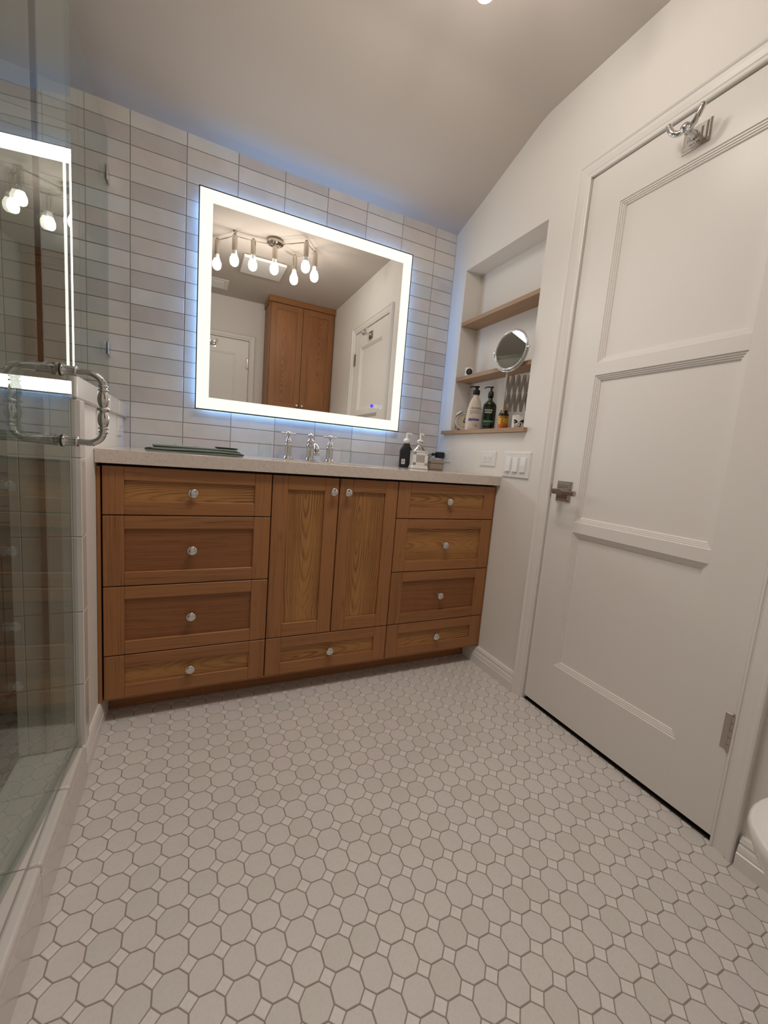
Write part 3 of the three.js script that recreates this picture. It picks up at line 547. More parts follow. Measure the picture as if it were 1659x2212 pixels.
// ---- toilet
{
  const t = thing('toilet', 'white toilet at the right edge beside the baseboard', 'toilet', [1.215, 0, L], Math.PI);
  mesh('bowl', loft([[0.001, 0.105, 0.25, 0, 0.36], [0.02, 0.105, 0.25, 0, 0.36], [0.06, 0.095, 0.235, 0, 0.365], [0.14, 0.098, 0.235, 0, 0.39], [0.22, 0.125, 0.25, 0, 0.44], [0.29, 0.158, 0.262, 0, 0.49], [0.34, 0.175, 0.270, 0, 0.515], [0.375, 0.182, 0.273, 0, 0.527], [0.388, 0.181, 0.272, 0, 0.527], [0.394, 0.176, 0.266, 0, 0.527]], 56, 0, Math.PI * 2, 2.25), M.porcelain, t);
  mesh('deck', rbox(0.30, 0.05, 0.22, 0.02, 0, 0.369, 0.20), M.porcelain, t);
  mesh('seat', loft([[0.3945, 0.168, 0.246, 0, 0.515], [0.397, 0.172, 0.25, 0, 0.515], [0.408, 0.172, 0.25, 0, 0.515], [0.411, 0.166, 0.244, 0, 0.515]], 56, 0, Math.PI * 2, 2.25), M.white, t);
  mesh('lid', loft([[0.4125, 0.164, 0.242, 0, 0.513], [0.415, 0.168, 0.246, 0, 0.513], [0.424, 0.167, 0.245, 0, 0.513], [0.430, 0.150, 0.225, 0, 0.513]], 56, 0, Math.PI * 2, 2.25), M.white, t);
  mesh('tank', rbox(0.40, 0.34, 0.175, 0.02, 0, 0.564, 0.096), M.porcelain, t); mesh('tank_lid', rbox(0.415, 0.028, 0.19, 0.009, 0, 0.748, 0.099), M.porcelain, t);
  mesh('flush_lever', [rod([0.15, 0.68, 0.183], [0.15, 0.68, 0.20], 0.008), rbox(0.07, 0.012, 0.008, 0.003, 0.12, 0.678, 0.203)], M.chrome, t);
}

// ================================================================== SHOWER
{
  const p = thing('glass_panel', 'fixed clear glass panel standing on the low tiled wall', 'glass panel', [-0.0865, 1.1085, 0]);
  const top = 2.118 - 1.1085;
  mesh('pane', slab(-0.005, 0.005, 0, top, 0.003, KZ - 0.008, 0.0004), M.glass, p);
  mesh('edge_strip', slab(-0.0055, 0.0055, 0, top, KZ - 0.0078, KZ + 0.0005, 0.0004), M.glassEdge, p);
  for (const y of [1.965 - 1.1085, 1.318 - 1.1085]) {
    for (const q of [1, -1]) mesh('wall_clip', rbox(0.006, 0.050, 0.046, 0.0028, q * 0.0085, y, 0.0262), M.chrome, p);
  }
  const A = 0.085, hx = -0.087, hz = 1.516;                   // the door stands a little ajar about its hinge line
  const d = thing('shower_door', 'frameless glass shower door slightly ajar with turned chrome pull handles', 'shower door', [hx, 0.139, hz], -A);
  const wD = 0.690;
  mesh('pane', slab(-0.005, 0.005, 0, 1.975, -wD, -0.002, 0.0004), M.glass, d);
  mesh('sweep_seal', [slab(-0.008, 0.008, -0.012, 0.014, -wD + 0.004, -0.004, 0.002)], M.vinyl, d);
  for (const y of [0.25, 1.72]) mesh('hinge', [slab(-0.013, -0.0052, y - 0.045, y + 0.045, -0.06, 0.02), slab(0.0052, 0.013, y - 0.045, y + 0.045, -0.06, 0.02), slab(-0.02, 0.02, y - 0.045, y + 0.045, 0.02, 0.042)], M.chrome, d);
  const ya = 0.949 - 0.139, yb = 1.105 - 0.139, zh = -(hz - 0.917);
  for (const s of [1, -1]) {
    const R = 0.086, rc = 0.028, r = 0.0072, pts = [], arc = (cx, cy, a0, a1) => { for (let i = 0; i <= 8; i++) { const a = a0 + (a1 - a0) * i / 8; pts.push([s * (cx + rc * Math.cos(a)), cy + rc * Math.sin(a), zh]); } };
    const straight = (a, b) => { for (let i = 0; i < 5; i++) { const k = i / 5; pts.push([s * (a[0] + (b[0] - a[0]) * k), a[1] + (b[1] - a[1]) * k, zh]); } };
    straight([0.006, yb], [R - rc, yb]); arc(R - rc, yb - rc, Math.PI / 2, 0); straight([R, yb - rc], [R, ya + rc]); arc(R - rc, ya + rc, 0, -Math.PI / 2); straight([R - rc, ya], [0.006, ya]); pts.push([s * 0.006, ya, zh]);
    const curve = new THREE.CatmullRomCurve3(pts.map((q) => new THREE.Vector3(...q)), false, 'centripetal');
    const bar = mesh('pull_handle', new THREE.TubeGeometry(curve, 110, r, 16), M.chrome, d);
    const half = (yb - ya) / 2 - rc, bead = (y, R2, h) => [[r, y - h], [R2 * 0.93, y - h * 0.6], [R2, y], [R2 * 0.93, y + h * 0.6], [r, y + h]];
    const belly = (y0, y1) => { const o = []; for (let i = 0; i <= 10; i++) { const k = i / 10; o.push([0.0072 + 0.0045 * Math.sin(Math.PI * k) ** 0.8, y0 + (y1 - y0) * k]); } return o; };
    const prof = [...bead(-half - 0.002, 0.0105, 0.003), ...bead(-half + 0.007, 0.0112, 0.0026), ...belly(-half + 0.010, -0.0055), ...bead(0, 0.0132, 0.0052), ...belly(0.0055, half - 0.010), ...bead(half - 0.007, 0.0112, 0.0026), ...bead(half + 0.002, 0.0105, 0.003)];
    mesh('grip', move(lathe(prof, 24), s * R, (ya + yb) / 2, zh), M.chrome, bar);
    for (const y of [ya, yb]) {
      const col = lathe([[0, 0], [0.0125, 0], [0.0135, 0.002], [0.0135, 0.005], [0.0105, 0.007], [0.0105, 0.026], [0.0115, 0.027], [0.0115, 0.030], [0.0072, 0.031]], 24); col.rotateZ(-s * Math.PI / 2); col.translate(s * 0.0068, y, zh); mesh('collar', col, M.chrome, bar);
      const wsh = new THREE.CylinderGeometry(0.0135, 0.0135, 0.0018, 24); wsh.rotateZ(Math.PI / 2); wsh.translate(s * 0.006, y, zh); mesh('washer', wsh, M.rubber, bar);
    }
  }
}
{
  const b = thing('shower_bench', 'tiled shower bench with pale stone top, seen through the glass', 'bench', [0, 0, 0]);
  mesh('stone_top', slab(XL + 0.002, -0.146, 0.528, 0.566, 0.001, 0.325, 0.003), M.quartz, b);
  mesh('core', slab(XL + 0.002, -0.147, 0.0285, 0.527, 0.001, 0.292), M.wallGrout, b);
  for (let k = 0; k < 4; k++) for (let r = 0; r < 8; r++) {
    const x1 = -0.149 - k * TW, x0 = Math.max(XL + 0.003, x1 - TW + 0.002), y1 = 0.526 - r * 0.0625, y0 = y1 - 0.0605;
    if (x0 < x1) mesh('bench_tile', slab(x0, x1, y0, y1, 0.292, 0.298, 0.0012), trimTone[(k + r) % 3], b);
  }
}

// ================================================================== NICHE SHELVES
const SILL = 1.150;
tag(mesh('shelf', grain(slab(W + 0.001, W + ND - 0.001, 1.708, 1.728, NZ0 + 0.001, NZ1 - 0.001), 2), M.shelf), 'upper oak shelf in the wall niche, empty', 'shelf', 'oak shelves in the niche');
tag(mesh('shelf', grain(slab(W + 0.001, W + ND - 0.001, 1.419, 1.439, NZ0 + 0.001, NZ1 - 0.001), 2), M.shelf), 'middle oak shelf in the niche carrying a small candle', 'shelf', 'oak shelves in the niche');
{
  const g = prism([[0.062, -0.022], [0.712, -0.022], [0.712, -0.0005], [NZ1 - 0.001, -0.0005], [NZ1 - 0.001, ND - 0.001], [NZ0 + 0.001, ND - 0.001], [NZ0 + 0.001, -0.0005], [0.062, -0.0005]], 0, 0.019);
  // outline is (world z, depth into the wall)
  const c = clean(g), p = c.attributes.position; for (let i = 0; i < p.count; i++) { const a = p.getX(i), d = p.getY(i), y = p.getZ(i); p.setXYZ(i, W + d, 1.131 + y, a); }
  c.computeVertexNormals(); tag(mesh('shelf_sill', grain(c, 2), M.shelf), 'oak sill board with ears at the bottom of the niche holding clock and bottles', 'shelf', 'oak shelves in the niche');
}
const sx = (d) => W + d;
const FACE = Math.atan2(0.24 - (W + 0.04), 2.08 - 0.3);         // turned towards the room
// ---- candle jar
{
  const c = thing('candle_jar', 'small white candle jar with round black label on the middle shelf', 'candle', [sx(0.035), 1.439, 0.195], FACE);
  mesh('jar', lathe([[0, 0], [0.021, 0], [0.0235, 0.003], [0.0235, 0.043], [0.022, 0.046], [0.0205, 0.046], [0.0205, 0.036], [0, 0.036]], 32), M.porcelain, c);
  const lab = canvasTex(128, 128, (x) => { x.fillStyle = '#111'; x.fillRect(0, 0, 128, 128); x.strokeStyle = '#bbb'; x.lineWidth = 1.5; x.beginPath(); x.moveTo(30, 60); x.lineTo(98, 60); x.moveTo(40, 72); x.lineTo(88, 72); x.stroke(); x.fillStyle = '#ccc'; x.fillRect(56, 36, 16, 8); });
  const g = new THREE.RingGeometry(0.0002, 0.0165, 36, 10); const p = g.attributes.position; for (let i = 0; i < p.count; i++) { const x = p.getX(i); p.setZ(i, Math.sqrt(0.0239 ** 2 - x * x)); } g.translate(0, 0.0225, 0); g.computeVertexNormals();
  mesh('label', g, std({ map: lab, roughness: 0.5 }), c);
}
// ---- twin-bell clock
{
  const c = thing('alarm_clock', 'cream twin-bell alarm clock behind the white lotion bottle', 'clock', [sx(0.052), SILL, 0.168], FACE + 0.10);
  const cy = 0.0535, R = 0.0465;
  const body = lathe([[0, -0.018], [R * 0.93, -0.018], [R, -0.014], [R, 0.010], [R * 0.99, 0.015], [R * 0.93, 0.018], [R * 0.89, 0.016], [R * 0.87, 0.010], [0, 0.010]], 48); body.rotateX(Math.PI / 2); body.translate(0, cy, 0);
  const cream = std({ color: lin(0.72, 0.66, 0.58), roughness: 0.35 }); mesh('case', body, cream, c);
  const face = canvasTex(256, 256, (x) => { x.fillStyle = '#cfc5b3'; x.fillRect(0, 0, 256, 256); x.fillStyle = '#6a6258'; x.font = 'bold 26px sans-serif'; x.textAlign = 'center'; x.textBaseline = 'middle'; for (let i = 1; i <= 12; i++) { const a = i / 12 * Math.PI * 2; x.fillText(String(i), 128 + 92 * Math.sin(a), 128 - 92 * Math.cos(a)); } });
  const fd = new THREE.CircleGeometry(R * 0.88, 40); fd.translate(0, cy, 0.0105); mesh('dial', fd, std({ map: face, roughness: 0.6 }), c);
  const hand = (len, w, a) => { const g = cbox(w, len, 0.001, 0, len / 2 - 0.003, 0, 0.0002); g.rotateZ(a); g.translate(0, cy, 0.0125); return g; };
  for (const q of [hand(0.026, 0.0035, -0.12), hand(0.019, 0.004, -2.1), move(new THREE.CylinderGeometry(0.004, 0.004, 0.002, 16).rotateX(Math.PI / 2), 0, cy, 0.0125)]) mesh('hand', q, M.black, c);
  for (const s of [-1, 1]) {
    const b = lathe([[0.022, 0], [0.0215, 0.006], [0.017, 0.011], [0.009, 0.0135], [0, 0.0143]], 28); b.rotateZ(-s * 0.62); b.translate(s * 0.0255, cy + 0.0435, 0); mesh('bell', b, cream, c);
    const u = new THREE.CylinderGeometry(0.0205, 0.0205, 0.0025, 24); u.rotateZ(-s * 0.62); u.translate(s * 0.0252, cy + 0.0428, 0); mesh('bell_rim', u, M.black, c);
    mesh('foot', rod([s * 0.030, cy - 0.036, 0], [s * 0.041, 0.002, 0.004], 0.0027), M.chrome, c);
  }
  mesh('handle', tube([[-0.020, cy + 0.055, 0], [-0.019, cy + 0.070, 0], [-0.010, cy + 0.077, 0], [0.010, cy + 0.077, 0], [0.019, cy + 0.070, 0], [0.020, cy + 0.055, 0]], 0.0014, 40, 8), M.satin, c);
}
// ---- lotion bottle
function pump(parent, y, r, mat, s = 1, spout = 0.045, dir = -1, stemH = 0.02) {
  const p = mesh('pump', [lathe([[0, 0], [r, 0], [r, 0.020 * s], [r * 0.92, 0.023 * s], [r * 0.45, 0.024 * s], [r * 0.45, 0.024 * s + stemH], [0, 0.024 * s + stemH]].map(([a, b]) => [a, b + y]), 28),
    rbox(r * 1.5, 0.0075 * s, r * 1.2, 0.003 * s, 0, y + 0.024 * s + stemH + 0.002, 0), tube([[0, y + 0.026 * s + stemH, 0], [dir * spout * 0.55, y + 0.0265 * s + stemH, 0], [dir * spout * 0.9, y + 0.0245 * s + stemH, 0], [dir * spout, y + 0.021 * s + stemH, 0]], 0.0036 * s, 20, 10)], mat, parent);
  return p;
}
{
  const b = thing('lotion_bottle', 'tall cream lotion bottle with dark pump and purple band on the niche sill', 'bottle', [sx(0.032), SILL, 0.283], FACE + 0.06);
  const S = [[0, 0.0395, 0.026], [0.003, 0.0415, 0.028], [0.03, 0.0425, 0.029], [0.07, 0.0415, 0.0285], [0.105, 0.038, 0.027], [0.135, 0.032, 0.0245], [0.155, 0.0255, 0.0215], [0.168, 0.019, 0.0175], [0.175, 0.0145, 0.0145], [0.182, 0.0135, 0.0135], [0.186, 0.0135, 0.0135]];
  const skin = std({ color: hex('#d9cbbd'), roughness: 0.4 }); mesh('body', loft(S, 48), skin, b);
  const lab = canvasTex(512, 900, (x, w, h) => {
    x.fillStyle = '#d9cbbd'; x.fillRect(0, 0, w, h); x.textAlign = 'left'; x.fillStyle = '#2a1d1a'; x.font = 'bold 92px serif'; x.fillText('Aveeno.', 128, 270);
    x.fillStyle = '#5b4a48'; x.font = 'bold 46px sans-serif'; x.fillText('Stress Relief', 120, 342); x.fillText('Moisturizing', 120, 396); x.font = '32px sans-serif'; x.fillText('Lotion', 120, 442);
    x.font = '24px sans-serif'; x.fillText('Soothes & Calms', 112, 540); x.fillStyle = '#5a4486'; x.fillRect(104, 558, 290, 62); x.fillStyle = '#7b68a0'; x.fillRect(120, 582, 250, 8); x.fillStyle = '#6a5a58'; x.fillRect(104, 634, 120, 8);
    x.strokeStyle = '#6f6058'; x.lineWidth = 6; x.beginPath(); x.arc(318, 736, 74, 0, 7); x.stroke(); x.lineWidth = 9; for (const [a, l] of [[-0.9, 50], [-0.35, 62], [0.25, 60], [0.8, 50]]) { x.beginPath(); x.moveTo(318, 796); x.quadraticCurveTo(318 + 20 * Math.sin(a), 760, 318 + l * Math.sin(a), 796 - l * 1.5 * Math.cos(a)); x.stroke(); }
    x.fillStyle = '#8b7d72'; x.fillRect(92, 858, 140, 9); x.fillRect(250, 862, 60, 9); x.fillRect(330, 852, 24, 16);
  });
  mesh('label', loft(S.slice(1, 7).map(([y, a, c]) => [y, a + 0.0004, c + 0.0004]), 30, -1.25, 1.25, 2, false), std({ map: lab, roughness: 0.45 }), b);
  pump(b, 0.186, 0.0175, M.rubber, 1, 0.034, -1, 0.014);
}
// ---- green wash bottle
{
  const b = thing('wash_bottle', 'dark green pump bottle labelled stress relief on the niche sill', 'bottle', [sx(0.032), SILL, 0.402], FACE + 0.04);
  const S = [[0, 0.0315, 0.022], [0.003, 0.0335, 0.0235], [0.06, 0.0338, 0.0238], [0.112, 0.0335, 0.0235], [0.126, 0.031, 0.0225], [0.135, 0.024, 0.019], [0.141, 0.016, 0.0145], [0.146, 0.0115, 0.0115], [0.160, 0.0105, 0.0105]];
  mesh('body', loft(S, 48), phys({ color: lin(0.020, 0.034, 0.008), roughness: 0.14, clearcoat: 0.5, clearcoatRoughness: 0.05 }), b);
  const lab = canvasTex(512, 860, (x, w, h) => {
    x.fillStyle = '#161d10'; x.fillRect(0, 0, w, h); x.strokeStyle = '#24331a'; x.lineWidth = 20; let s = 7; const q = () => (s = (s * 16807) % 2147483647) / 2147483647; for (let i = 0; i < 26; i++) { const X = 90 + q() * 330, Y = 330 + q() * 250; x.beginPath(); x.moveTo(X, Y); x.quadraticCurveTo(X + 40 * q(), Y - 60 * q(), X + 90 * (q() - 0.3), Y - 50 * q()); x.stroke(); }
    x.strokeStyle = '#9fae90'; x.lineWidth = 3; x.beginPath(); x.moveTo(110, 128); x.lineTo(230, 128); x.moveTo(330, 128); x.lineTo(420, 128); x.stroke();
    x.fillStyle = '#dfe8d2'; x.font = 'bold 84px sans-serif'; x.fillText('stress', 108, 232); x.fillText('relief', 108, 312);
    x.fillStyle = '#2f6258'; x.fillRect(80, 560, 360, 74); x.fillStyle = '#7fb3a4'; x.fillRect(100, 572, 280, 14); x.fillRect(100, 604, 200, 10); x.fillStyle = '#5d6d55'; x.fillRect(96, 664, 260, 12); x.fillRect(96, 690, 220, 12); x.fillRect(96, 716, 160, 12); x.fillStyle = '#8a9a30'; x.fillRect(96, 808, 120, 9);
  });
  mesh('label', loft(S.slice(1, 5).map(([y, a, c]) => [y, a + 0.0004, c + 0.0004]), 30, -1.25, 1.25, 2, false), std({ map: lab, roughness: 0.2 }), b);
  mesh('collar', lathe([[0, 0.160], [0.0135, 0.160], [0.0140, 0.170], [0.0125, 0.186], [0.0085, 0.190], [0, 0.190]], 28), M.black, b);
  mesh('pump', [rod([0, 0.188, 0], [0, 0.206, 0], 0.0048), rbox(0.017, 0.007, 0.014, 0.003, 0.002, 0.210, 0), tube([[0, 0.2095, 0], [-0.018, 0.2105, 0], [-0.028, 0.207, 0], [-0.033, 0.202, 0]], 0.003, 24, 10)], M.black, b);
}
// ---- vitamin bottle
{
  const b = thing('vitamin_bottle', 'small brown vitamin C bottle with yellow label and cap', 'bottle', [sx(0.034), SILL, 0.512], FACE - 0.05);
  mesh('body', lathe([[0, 0], [0.0225, 0], [0.0238, 0.003], [0.0238, 0.068], [0.0225, 0.075], [0.017, 0.081], [0.0165, 0.088], [0, 0.088]], 36), phys({ color: lin(0.035, 0.012, 0.005), roughness: 0.15 }), b);
  const lab = canvasTex(512, 320, (x, w, h) => { x.fillStyle = '#d9a92b'; x.fillRect(0, 0, w, h); x.fillStyle = '#7c2018'; x.fillRect(150, 8, 212, 46); x.fillStyle = '#c98'; x.fillRect(170, 24, 170, 12); x.fillStyle = '#3a1a10'; x.font = 'bold 110px sans-serif'; x.textAlign = 'center'; x.fillText('C', 235, 160); x.fillRect(190, 172, 100, 8); x.fillRect(160, 188, 170, 8); x.fillStyle = '#c9621c'; x.fillRect(0, 214, w, 106); x.fillStyle = '#b52c1a'; x.fillRect(262, 222, 120, 90); x.fillStyle = '#e0a080'; x.fillRect(276, 240, 90, 10); x.fillRect(276, 262, 70, 10); });
  mesh('label', loft([[0.004, 0.0241, 0.0241], [0.062, 0.0241, 0.0241]], 40, -1.9, 1.9, 2, false), std({ map: lab, roughness: 0.4 }), b);
  mesh('cap', lathe([[0, 0.0885], [0.0182, 0.0885], [0.0185, 0.0895], [0.0185, 0.103], [0.0175, 0.105], [0, 0.1055]], 36), std({ color: lin(0.72, 0.46, 0.07), roughness: 0.4 }), b);
}
// ---- printed cup
{
  const b = thing('printed_cup', 'white cup with black mask-like cat eye print at the right of the niche', 'cup', [sx(0.040), SILL, 0.610], FACE - 0.10);
  mesh('body', lathe([[0, 0], [0.028, 0], [0.030, 0.003], [0.031, 0.060], [0.0300, 0.061], [0.0285, 0.058], [0.0275, 0.006], [0, 0.006]], 40), M.porcelain, b);
  const lab = canvasTex(512, 320, (x, w, h) => {
    x.fillStyle = '#ded9d2'; x.fillRect(0, 0, w, h); x.fillStyle = '#1b1420';
    x.beginPath(); x.moveTo(92, 88); x.quadraticCurveTo(70, 180, 110, 220); x.quadraticCurveTo(170, 210, 240, 175); x.quadraticCurveTo(190, 110, 92, 88); x.fill();
    x.beginPath(); x.moveTo(430, 90); x.quadraticCurveTo(448, 160, 425, 205); x.quadraticCurveTo(360, 150, 262, 172); x.quadraticCurveTo(320, 110, 430, 90); x.fill();
    x.fillStyle = '#ded9d2'; x.beginPath(); x.moveTo(112, 130); x.lineTo(150, 165); x.lineTo(118, 192); x.fill();
    x.strokeStyle = '#1b1420'; x.lineWidth = 14; x.beginPath(); x.ellipse(320, 236, 90, 44, -0.08, 0, 7); x.stroke(); x.fillStyle = '#1b1420'; x.beginPath(); x.arc(322, 232, 30, 0, 7); x.fill(); x.beginPath(); x.moveTo(100, 262); x.quadraticCurveTo(160, 240, 220, 262); x.stroke(); x.beginPath(); x.moveTo(96, 300); x.quadraticCurveTo(200, 286, 420, 302); x.stroke();
  });
  mesh('print', loft([[0.004, 0.0304, 0.0304], [0.056, 0.0313, 0.0313]], 30, -1.1, 1.1, 2, false), std({ map: lab, roughness: 0.3 }), b);
}
// ---- extending make-up mirror
{
  const TU = 0.5, m = thing('makeup_mirror', 'round chrome mirror on a folding scissor arm inside the niche', 'mirror', [sx(0.030), 1.302, NZ1 - 0.0125], TU);
  const sp = 0.0255, top = 0.073, bot = -0.073, mat = std({ color: lin(0.20, 0.165, 0.14), metalness: 0.55, roughness: 0.45 });
  // scissor bars stand upright and run from the jamb outwards
  const bar = (za, ya, zb, yb, x) => { const len = Math.hypot(zb - za, yb - ya) + 0.014; const g = prism([[-0.0065, -len / 2 + 0.006], [-0.0035, -len / 2], [0.0035, -len / 2], [0.0065, -len / 2 + 0.006], [0.0065, len / 2 - 0.006], [0.0035, len / 2], [-0.0035, len / 2], [-0.0065, len / 2 - 0.006]], -0.001, 0.001); g.rotateY(-Math.PI / 2); g.rotateX(Math.atan2(zb - za, yb - ya)); g.translate(x, (ya + yb) / 2, (za + zb) / 2); return g; };
  const z0 = -0.010;
  for (let i = 0; i < 4; i++) { const a = z0 - i * sp, b = a - sp; mesh('scissor_bar', bar(a, top, b, bot, -0.0012), mat, m); mesh('scissor_bar', bar(a, bot, b, top, 0.0012), mat, m); }
  const piv = (y, z) => mesh('pivot', rod([-0.0032, y, z], [0.0032, y, z], 0.0028), M.satin, m);
  for (let i = 0; i <= 4; i++) for (const y of [top, bot]) piv(y, z0 - i * sp); for (let i = 0; i < 4; i++) piv((top + bot) / 2, z0 - (i + 0.5) * sp);
  const br = mesh('wall_bracket', [slab(-0.012, 0.012, bot - 0.02, top + 0.02, -0.004, 0), slab(-0.003, 0.003, bot - 0.008, bot + 0.008, -0.014, 0), slab(-0.003, 0.003, top - 0.008, top + 0.008, -0.014, 0)], M.satin, m); br.rotation.y = -TU; br.position.z = 0.004;
  const ze = z0 - 4 * sp - 0.004, C0 = new THREE.Vector3(1.508 - sx(0.030), 0, 0.588 - (NZ1 - 0.0125)).applyAxisAngle(new THREE.Vector3(0, 1, 0), -TU); mesh('post', [rod([0, bot - 0.012, ze], [0, top + 0.026, ze], 0.0032), rod([0, top + 0.022, ze], [C0.x, top + 0.026, C0.z], 0.0032), rod([0, top - 0.016, ze], [0, top + 0.012, ze], 0.0055), rod([0, bot - 0.012, ze], [0, bot + 0.008, ze], 0.0055)], M.satin, m);
  const N = new THREE.Vector3(-0.985, 0.055, 0.165).normalize().applyAxisAngle(new THREE.Vector3(0, 1, 0), -TU), R = 0.084, C = new THREE.Vector3(1.508 - sx(0.030), 1.490 - 1.302, 0.588 - (NZ1 - 0.0125)).applyAxisAngle(new THREE.Vector3(0, 1, 0), -TU), Q = new THREE.Quaternion(), up = new THREE.Vector3(0, 1, 0);
  const side = new THREE.Vector3().crossVectors(up, N).normalize(), vv = new THREE.Vector3().crossVectors(N, side); Q.setFromRotationMatrix(new THREE.Matrix4().makeBasis(side, vv, N));
  const head = mesh('head_frame', (() => { const t = new THREE.TorusGeometry(R, 0.0048, 12, 56); const bk = lathe([[0, -0.006], [R - 0.004, -0.004], [R, 0]], 48); bk.rotateX(Math.PI / 2); return [t, bk]; })(), M.chrome, m); head.quaternion.copy(Q); head.position.copy(C);
  const gl = new THREE.CylinderGeometry(R - 0.003, R - 0.003, 0.002, 56); gl.rotateX(Math.PI / 2); mesh('mirror_glass', gl, M.mirror, head);
  const yk = []; for (let i = 0; i <= 20; i++) { const a = Math.PI + Math.PI * i / 20; yk.push(new THREE.Vector3(side.x * (R + 0.009) * Math.cos(a), (R + 0.009) * Math.sin(a), side.z * (R + 0.009) * Math.cos(a)).add(C)); }
  mesh('yoke', new THREE.TubeGeometry(new THREE.CatmullRomCurve3(yk), 40, 0.0032, 8), M.chrome, m);
  for (const s of [-1, 1]) { const a = side.clone().multiplyScalar(s * (R + 0.001)).add(C), b = side.clone().multiplyScalar(s * (R + 0.014)).add(C); mesh('side_screw', rod(a.toArray(), b.toArray(), 0.0042), M.chrome, m); }
}

// ================================================================== ON THE WORKTOP
// ---- faucet: two cross-handle valves and a spout
{
  const f = thing('faucet', 'chrome widespread faucet with two cross handles below the lit mirror', 'faucet', [0.757, CT, 0.098]);
  const body = lathe([[0, 0], [0.0265, 0], [0.0265, 0.003], [0.0235, 0.006], [0.0185, 0.014], [0.0165, 0.018], [0.0165, 0.064], [0.0185, 0.066], [0.0185, 0.070], [0.0155, 0.072], [0.0150, 0.074], [0.0150, 0.081], [0.0160, 0.083], [0.0120, 0.086], [0.0120, 0.096], [0.0065, 0.098], [0.0060, 0.116], [0, 0.116]], 36);
  const cross = merge([rod([-0.030, 0.120, 0], [0.030, 0.120, 0], 0.0040), rod([0, 0.120, -0.030], [0, 0.120, 0.030], 0.0040), ...[[-1, 0], [1, 0], [0, -1], [0, 1]].map(([a, b]) => move(new THREE.SphereGeometry(0.0052, 14, 10), a * 0.029, 0.120, b * 0.029)), lathe([[0, 0.112], [0.009, 0.114], [0.0095, 0.124], [0.0075, 0.128], [0, 0.1295]], 24)]);
  for (const x of [-0.108, 0.098]) { const v = mesh('valve', body, M.chrome, f); v.position.set(x, 0, 0.002); mesh('cross_handle', cross, M.chrome, v); }
  const c = mesh('spout_column', lathe([[0, 0], [0.0275, 0], [0.0275, 0.003], [0.0245, 0.006], [0.0200, 0.014], [0.0180, 0.018], [0.0180, 0.088], [0.0195, 0.090], [0.0195, 0.094], [0.0150, 0.099], [0.0085, 0.103], [0.0075, 0.110], [0.0130, 0.115], [0.0150, 0.120], [0.0120, 0.125], [0.0055, 0.127], [0.004, 0.130], [0, 0.1305]], 36), M.chrome, f);
  mesh('spout', [tube([[0, 0.066, 0.008], [0, 0.070, 0.035], [0, 0.073, 0.065], [0, 0.070, 0.095], [0, 0.058, 0.113], [0, 0.040, 0.119]], 0.0118, 50, 18), move(lathe([[0, 0.026], [0.0125, 0.026], [0.0138, 0.028], [0.0138, 0.040], [0.0120, 0.043], [0, 0.043]], 28), 0, 0, 0.119), move(new THREE.SphereGeometry(0.0215, 24, 16), 0, 0.066, 0.002)], M.chrome, c);
  mesh('aerator', move(lathe([[0, 0.0255], [0.0105, 0.0255], [0.0105, 0.027], [0, 0.027]], 20), 0, 0, 0.119), M.slot, c);
}
function tumbler(x, label) { const g = lathe([[0, 0.0005], [0.031, 0.0005], [0.0325, 0.003], [0.0315, 0.030], [0.0305, 0.066], [0.0312, 0.070], [0.0300, 0.070], [0.0290, 0.066], [0.0300, 0.030], [0.0300, 0.010], [0.026, 0.008], [0, 0.008]], 40); const m = mesh('drinking_glass', g, M.tumbler); m.position.set(x, CT, 0.085); return tag(m, label, 'glass', 'drinking glasses by the faucet'); }
tumbler(0.543, 'clear drinking glass left of the faucet'); tumbler(0.949, 'clear drinking glass right of the faucet');
